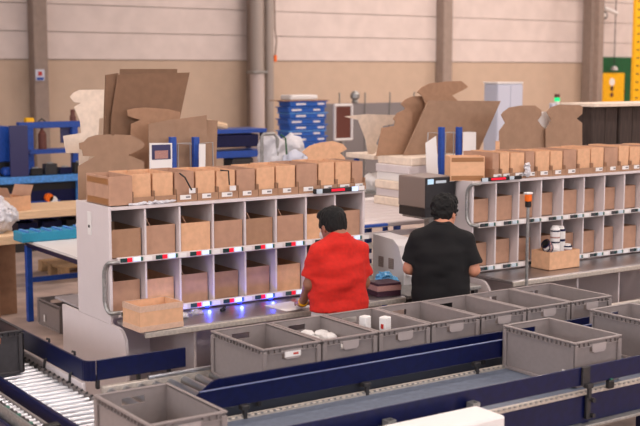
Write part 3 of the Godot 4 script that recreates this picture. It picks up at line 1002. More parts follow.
# ---------------------------------------------------------------- the printing station between the racks
func station() -> void:
	var t := thing("printer_table", "grey steel table under the white label printer", "table", Vector3(5.73, 0, -7.12))
	var st := tool()
	bx(st, Vector3(0, 0.884, 0), Vector3(0.74, 0.03, 0.84), 0.005)
	obj("table_top", st, M.galv, t)
	for sx in [-1.0, 1.0]:
		for sz in [-1.0, 1.0]:
			box_of("leg", Vector3(sx * 0.33, 0.435, sz * 0.38), Vector3(0.04, 0.87, 0.04), M.dark_grey, t)
	box_of("dark_modesty_panel", Vector3(0, 0.55, 0.40), Vector3(0.62, 0.55, 0.015), M.dark_grey, t)
	t = thing("label_printer", "big white printer with vents and curved top behind workers", "printer", Vector3(5.68, COUNTER_Y, -7.24))
	st = tool()
	var prof := PackedVector2Array([Vector2(-0.20, 0.0), Vector2(0.20, 0.0), Vector2(0.20, 0.14), Vector2(0.17, 0.20), Vector2(0.13, 0.30), Vector2(0.06, 0.345), Vector2(-0.20, 0.36)])
	plate(st, prof, Vector3(0, 0, 0), Vector3(0, 0, 1), Vector3.UP, 0.17)
	obj("body", st, M.printer_white, t)
	for zc in [-0.09, 0.04]:
		var v := box_of("vent", Vector3(-0.0865, 0.15, zc), Vector3(0.003, 0.085, 0.065), M.machine_tan, t)
		for k in 5:
			box_of("slat", Vector3(-0.089, 0.12 + k * 0.015, zc), Vector3(0.003, 0.006, 0.06), M.tote, v)
	box_of("output_slot", Vector3(0, 0.10, 0.201), Vector3(0.13, 0.03, 0.006), M.dark_grey, t)
	box_of("output_tray", Vector3(0, 0.075, 0.22), Vector3(0.13, 0.008, 0.06), M.printer_white, t)
	t = thing("printed_carton", "dark purple carton with pale printed band by the printer", "carton", Vector3(5.24, COUNTER_Y, -6.83), -0.15)
	box_of("body", Vector3(0, 0.05, 0), Vector3(0.20, 0.10, 0.17), M.purple, t, 0.003)
	st = tool()
	bx(st, Vector3(0, 0.062, 0), Vector3(0.203, 0.040, 0.173))
	obj("printed_band", st, M.pink_band, t)
	t = thing("blue_film_roll", "crumpled light blue plastic film beside the white printer", "film", Vector3(5.40, COUNTER_Y, -7.03))
	st = tool()
	soft_mesh(st, [ell(Vector3(0, 0.06, 0), Vector3(0.065, 0.07, 0.06), 0.02), ell(Vector3(0.06, 0.04, 0.02), Vector3(0.05, 0.045, 0.05), 0.02)], 0.008, 0.03, Vector3(20, 20, 20))
	obj("film", st, M.blue_film, t)
	t = thing("cable_holder", "thin dark pole with blue and white tags behind printer", "stand", Vector3(5.455, COUNTER_Y, -7.42))
	st = tool()
	rod(st, Vector3(0, 0, 0), Vector3(0, 0.42, 0), 0.012, 8)
	obj("pole", st, M.dark_grey, t)
	box_of("blue_bar", Vector3(0.13, 0.43, 0.0), Vector3(0.26, 0.022, 0.05), M.blue, t, 0.004)
	box_of("white_tag", Vector3(-0.06, 0.33, 0.02), Vector3(0.07, 0.03, 0.01), M.paper, t)
	st = tool()
	sweep(st, [Vector3(0.0, 0.4, 0.03), Vector3(-0.03, 0.25, 0.04), Vector3(0.02, 0.12, 0.04), Vector3(0.0, 0.0, 0.03)], 0.008, 6)
	obj("cable", st, M.black, t)
	# tan machine with a black front
	t = thing("labelling_machine", "tan sided machine with black front panel and small screen", "machine", Vector3(6.215, 1.365, -7.525))
	st = tool()
	span(st, Vector3(-0.160, 0.075, -0.18), Vector3(0.160, 0.330, 0.175), 0.008)
	obj("housing", st, M.machine_tan, t)
	box_of("base", Vector3(0.0, 0.038, 0), Vector3(0.31, 0.075, 0.35), M.machine_dark, t, 0.004)
	var fp := box_of("front_panel", Vector3(0, 0.200, 0.177), Vector3(0.318, 0.255, 0.012), M.machine_dark, t, 0.004)
	box_of("screen", Vector3(-0.11, 0.295, 0.185), Vector3(0.06, 0.042, 0.006), M.screen, fp)
	box_of("name_plate", Vector3(0.0, 0.290, 0.185), Vector3(0.11, 0.022, 0.004), M.grey_button, fp)
	box_of("indicator", Vector3(0.12, 0.290, 0.185), Vector3(0.05, 0.008, 0.004), M.paper, fp)
	var ms := thing("machine_stand", "slim steel pedestal carrying the tan machine", "stand", Vector3(6.27, 0, -7.55))
	box_of("plate", Vector3(-0.04, 1.355, 0), Vector3(0.28, 0.02, 0.28), M.galv, ms, 0.003)
	box_of("column", Vector3(0, 0.675, 0), Vector3(0.06, 1.34, 0.06), M.galv, ms)
	box_of("foot", Vector3(-0.03, 0.01, 0), Vector3(0.20, 0.02, 0.34), M.galv, ms)
	# long bench behind both racks
	t = thing("packing_bench", "long pale packing bench behind both racks carrying cardboard sheets", "bench", Vector3(6.8, 0, -8.72))
	for i in 9:
		box_of("top_slat", Vector3(0.125, LEDGE_Y - 0.02, -0.665 + i * 0.17), Vector3(6.05, 0.04, 0.158), M.laminate, t, 0.008)
	for i in 5:
		for s in [-1.0, 1.0]:
			box_of("leg", Vector3(-2.3 + i * 1.24, (LEDGE_Y - 0.04) / 2, 0.01 + s * 0.66), Vector3(0.06, LEDGE_Y - 0.04, 0.06), M.blue, t)
	for i in 4:
		box_of("front_rail", Vector3(0.125, LEDGE_Y - 0.10 - i * 0.09, 0.765), Vector3(6.05, 0.05, 0.02), M.rail_alu if i % 2 else M.laminate, t, 0.004)

# ---------------------------------------------------------------- flat cardboard traced on its own plane, then given thickness and a lean
func sheet(called: String, label: String, px: Array, z: float, m, thick := 0.006, group := "", floor_y := LEDGE_Y, cat := "cardboard") -> Node3D:
	var pts := PackedVector2Array()
	var lo := Vector2(1e9, 1e9)
	var hi := -lo
	for p in px:
		var w := on_z(p[0], p[1], z)
		var q := Vector2(w.x, w.y)
		if p.size() > 2:
			q.y = floor_y
		pts.append(q)
		lo = lo.min(q)
		hi = hi.max(q)
	var o := Vector2((lo.x + hi.x) / 2, lo.y)
	for i in pts.size():
		pts[i] -= o
	var t := thing(called, label, cat, Vector3(o.x, o.y, z), 0.0, group)
	var st := tool()
	plate(st, pts, Vector3.ZERO, Vector3.RIGHT, Vector3.UP, thick)
	obj("sheet", st, m, t)
	return t

func rack_posts(label: String, pxs: Array, top: float, z: float) -> void:
	var p0 := on_z(pxs[0], top, z)
	var t := thing("sheet_holder", label, "holder", Vector3(p0.x, LEDGE_Y, z))
	for px in pxs:
		var p := on_z(px, top, z)
		box_of("post", Vector3(p.x - p0.x, (p.y - LEDGE_Y) / 2, 0), Vector3(0.05, p.y - LEDGE_Y, 0.05), M.blue, t, 0.004)
		for k in 2:
			var st := tool()
			sweep(st, [Vector3(p.x - p0.x, p.y - LEDGE_Y - 0.06, -0.02), Vector3(p.x - p0.x + (0.17 if k else -0.15), p.y - LEDGE_Y - 0.05, -0.02), Vector3(p.x - p0.x + (0.18 if k else -0.16), 0.02, -0.02)], 0.006, 6)
			obj("wire_hoop", st, M.pipe, t)
	box_of("foot_bar", Vector3((on_z(pxs[-1], top, z).x - p0.x) / 2, 0.015, 0), Vector3(on_z(pxs[-1], top, z).x - p0.x + 0.4, 0.03, 0.05), M.blue, t)

func cardboard() -> void:
	# left group
	sheet("die_cut_sheet", "cream die-cut carton sheet with notched edge behind lit rack", [[70, 97], [73, 93], [79, 90], [104, 89.5], [103, 118], [99, 118.5], [98.5, 131], [98, 135], [90, 154], [86, 165], [95, 190], [116, 226, 1], [103, 226, 1], [84, 190], [79, 170], [79, 153], [66, 153], [63, 136], [81, 133], [80, 121], [74, 107], [81, 103], [74, 102]], -8.80, M.cream, 0.006, "")
	sheet("carton_sheet", "tall dark kraft sheet at the back of cardboard pile", [[120, 69], [177, 69], [177, 226, 1], [112, 226, 1]], -8.96, M.shaded_kraft, 0.008)
	sheet("carton_sheet", "narrow upright kraft sheet edge at side of cardboard pile", [[105.5, 75], [118, 73], [110, 226, 1], [101, 226, 1]], -8.90, M.shaded_kraft, 0.02)
	sheet("carton_sheet", "wide brown kraft sheet flaring upward in cardboard pile", [[117.5, 74.5], [189.5, 72.5], [180, 117], [172, 226, 1], [108, 226, 1], [111, 118]], -8.86, M.shaded_kraft, 0.008)  # shade of a forward lean is put into its colour
	sheet("die_cut_sheet", "curved kraft flap sheet below the wide brown sheet", [[127, 110], [136, 108], [146, 107.5], [168, 109], [180, 112], [178, 226, 1], [128, 226, 1], [131, 124], [140, 120], [128, 116]], -8.78, M.kraft_deep, 0.006)
	sheet("die_cut_sheet", "brown die-cut carton sheet with two side notches", [[79, 143], [83.5, 142], [88, 137.5], [96, 135], [111, 134.5], [113, 136], [115, 134.5], [131, 135], [140, 139.5], [144.5, 144], [143, 148], [128, 155], [144, 161.5], [148, 226, 1], [78, 226, 1], [78, 166], [95, 156.5], [83, 156], [82, 150], [79.5, 149]], -8.40, M.kraft_grey, 0.006)
	sheet("carton_sheet", "upright kraft sheet behind the framed picture card", [[148.5, 124], [174.5, 119], [174.5, 226, 1], [148.5, 226, 1]], -8.56, M.kraft_grey, 0.008)
	sheet("carton_sheet", "taller upright kraft sheet between the two blue posts", [[174.5, 119.5], [206.5, 115], [208, 226, 1], [174.5, 226, 1]], -8.58, M.kraft_grey, 0.008)
	sheet("carton_sheet", "narrow kraft sheet standing outside the blue posts", [[207, 120], [217.5, 120.5], [214, 226, 1], [206, 226, 1]], -8.62, M.kraft_grey, 0.008)
	rack_posts("blue sheet holder posts behind the bins of lit rack", [172.5, 195.5], 137, -8.48)
	var t := sheet("picture_card", "white card with a printed picture leaning behind bins", [[149.5, 143], [172, 143], [172, 226, 1], [149.5, 226, 1]], -8.36, M.paper, 0.004, "", LEDGE_Y, "card")
	var q0 := on_z(151.5, 145, -8.36)
	var q1 := on_z(170.5, 159, -8.36)
	var o: Vector3 = t.position
	box_of("printed_photo", Vector3((q0.x + q1.x) / 2 - o.x, (q0.y + q1.y) / 2 - o.y, 0.004), Vector3(q1.x - q0.x, q0.y - q1.y, 0.002), M.violet_panel, t)
	box_of("photo_subject", Vector3((q0.x + q1.x) / 2 - o.x, (q0.y + q1.y) / 2 - o.y - 0.02, 0.006), Vector3((q1.x - q0.x) * 0.7, (q0.y - q1.y) * 0.55, 0.002), M.pink_band, t)
	sheet("paper_card", "plain pinkish card beside the second blue post", [[199, 144], [205.5, 144], [204.5, 226, 1], [198.5, 226, 1]], -8.38, M.white, 0.004, "", LEDGE_Y, "card")
	# right group
	sheet("carton_sheet", "large smooth kraft sheet leaning behind the tan machine", [[428, 100.5], [500.5, 101], [478, 158, 1], [403, 158, 1]], -8.95, M.kraft_grey, 0.008, "", HEAP_Y)
	sheet("die_cut_sheet", "rounded kraft flap sheet topping the cardboard heap", [[417, 92], [420, 89], [422, 87], [429, 83.5], [445, 81.5], [461, 81], [465, 84], [468, 87], [464, 89.5], [457, 93], [452, 95.5], [457, 100], [458, 158, 1], [426, 158, 1], [425, 104], [422, 96]], -9.12, M.kraft_deep, 0.007, "", HEAP_Y)
	sheet("die_cut_sheet", "second rounded kraft flap sheet in the cardboard heap", [[400.5, 104], [405, 99.5], [412, 96.5], [420, 96], [426, 97], [438, 100], [438, 158, 1], [392, 158, 1], [396, 127], [405, 108]], -9.18, M.kraft_deep, 0.007, "", HEAP_Y)
	sheet("die_cut_sheet", "low notched kraft sheet at the edge of cardboard heap", [[393, 119], [397, 113], [404, 110], [412, 112], [412, 158, 1], [376, 158, 1], [381.5, 128], [394, 126], [395, 121]], -9.05, M.kraft_deep, 0.007, "", HEAP_Y)
	sheet("die_cut_sheet", "cream funnel shaped carton sheet beside cardboard heap", [[344, 116.5], [366, 114], [396, 115], [393.5, 124], [383, 126], [376, 144], [380, 147], [374, 152, 1], [368, 152, 1], [365.5, 140], [358, 120]], -9.80, M.cream, 0.006, "", on_z(380, 157, -9.9).y + 0.045)
	rack_posts("blue sheet holder posts beside the tan machine", [441.5, 459], 127, -8.62)
	sheet("paper_card", "white paper corner clipped to the blue post", [[425.5, 143], [436, 136], [440, 214, 1], [428, 214, 1]], -8.55, M.paper, 0.004, "", LEDGE_Y, "card")
	sheet("paper_card", "upright white card right beside the outer blue post", [[463, 132], [476, 132], [475, 214, 1], [462, 214, 1]], -8.58, M.paper, 0.004, "", LEDGE_Y, "card")
	sheet("die_cut_sheet", "brown die-cut sheet behind unlit rack, next to the white locker", [[499, 131], [505, 123], [501, 115], [503, 112], [509, 107.5], [521, 105.5], [535, 105.5], [541, 110], [541.5, 115], [537.5, 120.5], [541.5, 126], [545, 129], [548, 200, 1], [499, 200, 1]], -8.40, M.kraft_grey, 0.006)
	sheet("die_cut_sheet", "brown die-cut sheet against the dark folded cartons", [[545.5, 129], [547.5, 126], [551, 120], [548, 115], [546.5, 112], [551, 107], [560, 104.5], [580, 105], [582.5, 107], [582, 114], [576.5, 118.5], [582, 123], [582, 200, 1], [546, 200, 1]], -8.36, M.kraft_grey, 0.006)
	sheet("wide_kraft_strip", "low kraft flap behind bins beside die-cut sheets", [[495.5, 141], [499.5, 141], [499.5, 200, 1], [495.5, 200, 1]], -8.34, M.kraft_warm, 0.006)
	# round white disc seen between the two die-cut sheets
	var dc := on_z(544, 120, -8.46)
	t = thing("white_disc", "round white disc showing between two die-cut sheets", "disc", Vector3(dc.x, LEDGE_Y, -8.46))
	var st := tool()
	rod(st, Vector3(0, dc.y - LEDGE_Y, -0.01), Vector3(0, dc.y - LEDGE_Y, 0.01), 0.085, 18)
	obj("disc", st, M.paper, t)
	box_of("stem", Vector3(0, (dc.y - LEDGE_Y) / 2, -0.02), Vector3(0.03, dc.y - LEDGE_Y, 0.012), M.galv, t)
	# kraft flap lying on the far bins
	sheet("die_cut_sheet", "rounded kraft flap behind the last bins of lit rack", [[302, 152], [309, 146], [320, 142.5], [333, 141], [343, 144], [347, 149], [340, 153], [345, 158], [345, 230, 1], [300, 230, 1], [308, 157]], -8.30, M.kraft_warm, 0.006)
	# dark folded cartons with a pale board on top
	var x := on_z(582, 110, -8.72).x
	var top := on_z(600, 106, -8.72).y
	for i in 7:
		var d := thing("dark_folded_carton", "dark brown folded carton standing upright, %s from the die-cut sheets" % ORD[i], "carton", Vector3(x + 0.12 + i * 0.215, LEDGE_Y, -8.72 - 0.02 * (i % 2)), 0.0, "dark folded cartons")
		st = tool()
		bx(st, Vector3(0, (top - LEDGE_Y) / 2, 0), Vector3(0.20, top - LEDGE_Y - 0.004 * (i % 3), 0.26), 0.012)
		obj("folded_board", st, M.kraft_dark, d)
	t = thing("pale_board", "pale wooden board lying on the dark folded cartons", "board", Vector3(x + 0.8, top, -8.72))
	box_of("board", Vector3(0, 0.018, 0), Vector3(1.75, 0.036, 0.5), M.cream, t, 0.006)

# ---------------------------------------------------------------- conveyors
const CONV_Y := 0.74
func leg_pair(t: Node3D, x: float, z0: float, z1: float, h: float) -> void:
	for z in [z0, z1]:
		box_of("leg", Vector3(x, h / 2, z), Vector3(0.05, h, 0.05), M.navy, t)
	box_of("leg_brace", Vector3(x, 0.22, (z0 + z1) / 2), Vector3(0.04, 0.04, absf(z1 - z0)), M.navy, t)

func guard_bracket(t: Node3D, x: float, z: float, up: float, side: float) -> void:
	var st := tool()
	bx(st, Vector3(x, up - 0.105, z + side * 0.012), Vector3(0.05, 0.026, 0.04), 0.004)
	bx(st, Vector3(x, up - 0.14, z + side * 0.02), Vector3(0.022, 0.07, 0.022), 0.003)
	obj("guard_bracket", st, M.dark_grey, t)

func conveyors() -> void:
	# A: roller lane carrying the row of totes
	var t := thing("roller_conveyor", "roller conveyor under the row of grey totes", "conveyor", Vector3.ZERO)
	var st := tool()
	var x0 := 2.66
	var x1 := 8.6
	span(st, Vector3(x0, CONV_Y - 0.11, -6.15), Vector3(x1, CONV_Y + 0.012, -6.11), 0.005)
	obj("back_frame", st, M.rail_alu, t)
	st = tool()
	span(st, Vector3(x0, CONV_Y - 0.11, -5.41), Vector3(x1, CONV_Y + 0.005, -5.38), 0.005)
	obj("front_frame", st, M.frame_grey, t)
	var roll := tool()
	rod(roll, Vector3(0, 0, -6.11), Vector3(0, 0, -5.41), 0.025, 12)
	var rm := roll.commit()
	for i in 62:
		var r := obj("roller", rm, M.roller, t)
		r.position = Vector3(x0 + 0.05 + i * 0.095, CONV_Y - 0.026, 0)
	for i in 4:
		leg_pair(t, x0 + 0.3 + i * 1.75, -6.13, -5.40, CONV_Y - 0.11)
	st = tool()
	rod(st, Vector3(2.95, CONV_Y + 0.024, -6.118), Vector3(3.42, CONV_Y + 0.024, -6.118), 0.013, 10)
	obj("guide_tube", st, M.roller, t)
	# front guard of that lane, its end bent down and inwards
	var g := tool()
	span(g, Vector3(3.02, 0.775, -5.405), Vector3(x1, 0.905, -5.393), 0.003)
	obj("front_guard", g, M.navy, t)
	g = tool()
	var pp := PackedVector2Array([Vector2(2.84, 0.755), Vector2(3.02, 0.775), Vector2(3.02, 0.905), Vector2(2.98, 0.895), Vector2(2.84, 0.80)])
	plate(g, pp, Vector3(0, 0, -5.399), Vector3.RIGHT, Vector3.UP, 0.012)
	obj("guard_end", g, M.navy, t)
	for x in [3.25, 3.95, 4.9, 5.85]:
		guard_bracket(t, x, -5.375, 0.90, 1.0)
	# back guard with the rounded corner that turns along the other lane
	g = tool()
	span(g, Vector3(2.640, 0.785, -6.155), Vector3(3.215, 0.905, -6.143), 0.003)
	obj("back_guard", g, M.navy, t)
	for x in [2.66, 2.92, 3.12]:
		guard_bracket(t, x, -6.165, 0.90, -1.0)
	# C: belt lane
	t = thing("belt_conveyor", "grey belt conveyor with navy side guards before the totes", "conveyor", Vector3.ZERO)
	x0 = 2.64
	st = tool()
	span(st, Vector3(x0, CONV_Y - 0.016, -5.17), Vector3(x1, CONV_Y - 0.004, -4.52))
	obj("belt", st, M.belt, t)
	for s in [[-5.205, -5.165], [-4.525, -4.485]]:
		st = tool()
		span(st, Vector3(x0, CONV_Y - 0.012, s[0]), Vector3(x1, CONV_Y + 0.012, s[1]), 0.004)
		obj("edge_rail", st, M.rail_alu, t)
		st = tool()
		span(st, Vector3(x0, CONV_Y - 0.17, s[0] + 0.006), Vector3(x1, CONV_Y - 0.014, s[1] - 0.006))
		obj("side_frame", st, M.navy, t)
		st = tool()
		for i in 150:
			bx(st, Vector3(x0 + 0.04 + i * 0.0395, CONV_Y + 0.010, s[1] - 0.004 if s[0] < -5.0 else s[1] + 0.001), Vector3(0.014, 0.010, 0.008))
		var teeth := obj("rail_teeth", st, M.galv, t)
		teeth.set_meta("kind", "stuff")
	st = tool()
	span(st, Vector3(x0, CONV_Y - 0.19, -4.50), Vector3(x1, CONV_Y - 0.172, -4.44), 0.003)
	obj("lower_flange", st, M.galv, t)
	g = tool()
	span(g, Vector3(2.80, 0.80, -5.215), Vector3(x1, 0.905, -5.203), 0.003)
	obj("rear_guard", g, M.navy, t)
	g = tool()
	span(g, Vector3(2.80, 0.9052, -5.218), Vector3(x1, 0.910, -5.200), 0.002)
	obj("rear_guard_lip", g, M.lip_blue, t)
	g = tool()
	span(g, Vector3(x0 + 0.1, 0.795, -4.482), Vector3(x1, 0.902, -4.470), 0.003)
	obj("front_guard", g, M.navy, t)
	for x in [3.05, 3.85, 4.68, 5.6]:
		guard_bracket(t, x, -5.19, 0.90, 1.0)
	for x in [3.95, 4.87, 5.75]:
		guard_bracket(t, x, -4.462, 0.90, 1.0)
	# hinge block on the front rail and its sensor
	st = tool()
	bx(st, Vector3(4.86, 0.85, -4.463), Vector3(0.06, 0.11, 0.02), 0.004)
	obj("guard_joint", st, M.dark_grey, t)
	st = tool()
	bx(st, Vector3(4.90, 0.66, -4.478), Vector3(0.035, 0.14, 0.02), 0.004)
	for y in [0.70, 0.61]:
		rod(st, Vector3(4.925, y, -4.47), Vector3(4.925, y, -4.45), 0.014, 10)
	obj("joint_plate", st, M.dark_grey, t)
	box_of("sensor", Vector3(5.07, CONV_Y + 0.03, -4.47), Vector3(0.05, 0.05, 0.03), M.black, t, 0.006)
	box_of("sensor_lamp", Vector3(5.075, CONV_Y + 0.058, -4.47), Vector3(0.02, 0.01, 0.02), M.green_tab, t)
	for i in 4:
		leg_pair(t, x0 + 0.5 + i * 1.75, -5.185, -4.505, CONV_Y - 0.17)
	# B: roller lane running towards the far wall
	t = thing("cross_roller_conveyor", "narrow bright roller conveyor crossing beside the rack end panel", "conveyor", Vector3.ZERO)
	var z0 := -10.2
	var z1 := -3.6
	var rr := tool()
	rod(rr, Vector3(2.27, 0, 0), Vector3(2.53, 0, 0), 0.019, 12)
	var rmm := rr.commit()
	for i in 84:
		var r2 := obj("roller", rmm, M.roller, t)
		r2.position = Vector3(0, CONV_Y - 0.022, z0 + 0.05 + i * 0.078)
	st = tool()
	span(st, Vector3(2.266, CONV_Y - 0.11, z0), Vector3(2.534, CONV_Y - 0.095, z1))
	obj("added_dark_pan", st, M.dark_grey, t)  # dark pan added to deepen the gaps between the rollers
	st = tool()
	span(st, Vector3(2.235, CONV_Y - 0.15, z0), Vector3(2.265, CONV_Y + 0.010, z1), 0.006)
	obj("side_frame", st, M.navy, t)
	st = tool()
	span(st, Vector3(2.535, CONV_Y - 0.09, z0), Vector3(2.556, CONV_Y + 0.004, -5.25), 0.004)
	obj("chain_rail", st, M.tote_rib, t)
	st = tool()
	span(st, Vector3(2.562, CONV_Y - 0.10, z0), Vector3(2.585, CONV_Y + 0.035, -6.18), 0.004)
	obj("side_plate", st, M.laminate, t)
	st = tool()
	var gpts := [Vector3(2.583, 0, z0)]
	for k in 6:
		var a := PI / 2 * k / 5.0
		gpts.append(Vector3(2.633 - cos(a) * 0.05, 0, -6.20 + sin(a) * 0.05))
	for i in gpts.size() - 1:
		var a0: Vector3 = gpts[i]
		var b0: Vector3 = gpts[i + 1]
		var nn := (b0 - a0).cross(Vector3.UP).normalized()
		var lo := Vector3.UP * 0.785
		var hi := Vector3.UP * 0.905
		face(st, [a0 + lo, b0 + lo, b0 + hi, a0 + hi], nn)
		face(st, [a0 + lo + nn * 0.012, b0 + lo + nn * 0.012, b0 + hi + nn * 0.012, a0 + hi + nn * 0.012], -nn)
		face(st, [a0 + hi, b0 + hi, b0 + hi + nn * 0.012, a0 + hi + nn * 0.012], Vector3.UP)
	obj("curved_guard", st, M.navy, t)
	for z in [-6.75, -6.35]:
		st = tool()
		sweep(st, [Vector3(2.592, 0.90, z), Vector3(2.592, 0.92, z), Vector3(2.575, 0.925, z)], 0.008, 6)
		obj("guard_hook", st, M.dark_grey, t)
		st = tool()
		sweep(st, [Vector3(2.575, 0.80, z), Vector3(2.56, 0.79, z), Vector3(2.556, 0.74, z)], 0.009, 6)
		obj("guard_bracket", st, M.dark_grey, t)
	st = tool()
	for i in 70:
		rod(st, Vector3(2.532, CONV_Y + 0.004, z0 + 0.08 + i * 0.07), Vector3(2.546, CONV_Y + 0.012, z0 + 0.08 + i * 0.07), 0.007, 6)
	var ch := obj("chain_links", st, M.dark_grey, t)
	ch.set_meta("kind", "stuff")
	for z in [-9.5, -7.5, -6.0, -4.3]:
		for x in [2.25, 2.55]:
			box_of("leg", Vector3(x, (CONV_Y - 0.15) / 2, z), Vector3(0.045, CONV_Y - 0.15, 0.045), M.navy, t)
	# wheel track beside it
	t = thing("wheel_track", "low track of small dark wheels beside narrow roller conveyor", "track", Vector3.ZERO)
	for x in [2.075, 2.155]:
		st = tool()
		span(st, Vector3(x - 0.008, CONV_Y - 0.10, -9.0), Vector3(x + 0.008, CONV_Y - 0.004, -5.62), 0.003)
		obj("rail", st, M.tote_rib if x > 2.1 else M.galv, t)
	var wt := tool()
	rod(wt, Vector3(2.086, 0, 0), Vector3(2.108, 0, 0), 0.024, 12)
	var wm := wt.commit()
	var ax := tool()
	rod(ax, Vector3(2.10, 0, 0), Vector3(2.146, 0, 0), 0.014, 10)
	var am := ax.commit()
	for i in 56:
		var w := obj("wheel", wm, M.green_tab if i % 3 == 0 else M.dark_grey, t)
		w.position = Vector3(0, CONV_Y - 0.030, -8.95 + i * 0.059)
		var aa := obj("axle", am, M.roller, t)
		aa.position = Vector3(0, CONV_Y - 0.026, -8.95 + i * 0.059)
	st = tool()
	span(st, Vector3(2.03, CONV_Y - 0.26, -9.0), Vector3(2.055, CONV_Y - 0.06, -5.62), 0.004)
	obj("side_plate", st, M.navy, t)
	st = tool()
	bx(st, Vector3(2.15, CONV_Y - 0.04, -5.60), Vector3(0.09, 0.11, 0.05), 0.008)
	obj("end_block", st, M.black, t)
	for z in [-8.7, -7.0, -5.7]:
		box_of("leg", Vector3(2.115, (CONV_Y - 0.10) / 2, z), Vector3(0.05, CONV_Y - 0.10, 0.05), M.navy, t)

func totes() -> void:
	var proto := make_tote(M.tote, M.tote_rib)
	proto.position = Vector3(3.335 + 0.2, CONV_Y, -5.755)
	tag(proto, "empty grey tote beside the free rollers, end of the tote row", "tote", "grey totes on the roller conveyor")
	proto.name = "tote"
	var labels := ["grey tote with white packets inside, second in the tote row", "grey tote holding two white boxes, third in the tote row", "empty grey tote, fourth in the row from the free rollers", "empty grey tote, fifth in the row from the free rollers", "empty grey tote, sixth in the row from the free rollers", "last grey tote of the row, past the black-shirted worker"]
	for i in 6:
		var c := copy(proto, "tote", Vector3(3.535 + 0.408 * (i + 1), CONV_Y, -5.755))
		tag(c, labels[i], "tote", "grey totes on the roller conveyor")
	var c2 := copy(proto, "tote", Vector3(5.105, CONV_Y - 0.004, -4.893))
	tag(c2, "empty grey tote with white mark riding the grey belt", "tote", "grey totes on the belt conveyor")
	box_of("white_mark", Vector3(-0.2015, 0.075, 0.225), Vector3(0.002, 0.05, 0.035), M.paper, c2)
	var c3 := copy(proto, "tote", Vector3(5.91, CONV_Y - 0.004, -4.93))
	tag(c3, "second grey tote riding the belt, farther along than the marked one", "tote", "grey totes on the belt conveyor")
	var c4 := copy(proto, "tote", Vector3(2.385, CONV_Y, -4.835))
	tag(c4, "grey tote on the narrow roller conveyor at the belt's start", "tote", "grey totes on the cross conveyor")
	# printed tag on the first tote
	var tg := box_of("printed_tag", Vector3(0.0, 0.222, 0.3035), Vector3(0.105, 0.032, 0.002), M.paper, proto)
	box_of("red_print", Vector3(0.02, 0.222, 0.305), Vector3(0.035, 0.012, 0.001), M.label_red, tg)
	var dk := make_tote(M.tote_dark, M.tote_dark, false)
	dk.name = numbered("dark_tote")
	dk.position = Vector3(2.215, CONV_Y + 0.002, -7.0)
	tag(dk, "dark grey tote on the narrow roller conveyor", "tote")
	var st := tool()
	var ro := thing("salmon_parcel", "salmon coloured parcel lying in the dark grey tote", "parcel", Vector3(2.215, CONV_Y + 0.016, -6.98))
	bx(st, Vector3(0, 0.11, 0), Vector3(0.26, 0.22, 0.40), 0.03)
	obj("parcel", st, M.salmon, ro)
	# contents
	var base := CONV_Y + 0.013
	var spots := [[3.975, -5.97, 0.5], [4.068, -5.94, 0.2], [4.05, -5.83, -0.2], [3.95, -5.86, 0.1], [4.03, -5.73, 0.0]]
	var pl := ["squarish white packet in the corner of the second tote", "white packet beside the corner packet in second tote", "white packet in the middle of second tote's packets", "white packet near the hand hole in second tote", "low white packet lying forward of the others in second tote"]
	for i in 5:
		var p := thing("white_packet", pl[i], "packet", Vector3(spots[i][0], base, spots[i][1]), spots[i][2], "white packets in the second tote")
		st = tool()
		var ph: float = [0.19, 0.185, 0.19, 0.175, 0.15][i]
		bx(st, Vector3(0, ph / 2, 0), Vector3(0.085, ph, 0.085), 0.018)
		obj("packet", st, M.white, p)
	for i in 2:
		var b := thing("white_box", ["plain upright white box in the third grey tote", "upright white box with red mark in third grey tote"][i], "box", Vector3([4.295, 4.385][i], base, [-5.79, -5.70][i]), 0.3)
		box_of("body", Vector3(0, 0.139, 0), Vector3(0.062, 0.278, 0.055), M.white, b, 0.006)
		if i == 1:
			box_of("red_mark", Vector3(-0.0315, 0.22, 0.0), Vector3(0.002, 0.03, 0.02), M.red, b)
	# pale duct and hollow posts before the belt
	var d := thing("white_cable_duct", "white rounded cable duct cover before the belt conveyor", "duct", Vector3(3.42, 0, -4.27))
	st = tool()
	span(st, Vector3(-0.75, 0.70, -0.105), Vector3(0.54, 0.850, 0.115), 0.012)
	obj("cover", st, M.white, d)
	for x in [-0.5, 0.3]:
		box_of("support", Vector3(x, 0.35, 0.05), Vector3(0.05, 0.70, 0.05), M.galv, d)
	for i in 2:
		var h := thing("hollow_post", ["square hollow steel post at the inner end of white duct", "square hollow steel post behind the white duct"][i], "post", Vector3([3.985, 3.435][i], 0, -4.425))
		st = tool()
		for s in [-1.0, 1.0]:
			bx(st, Vector3(s * 0.022, 0.425, 0), Vector3(0.006, 0.85, 0.05))
			bx(st, Vector3(0, 0.425, s * 0.022), Vector3(0.038, 0.85, 0.006))
		obj("tube", st, M.galv, h)

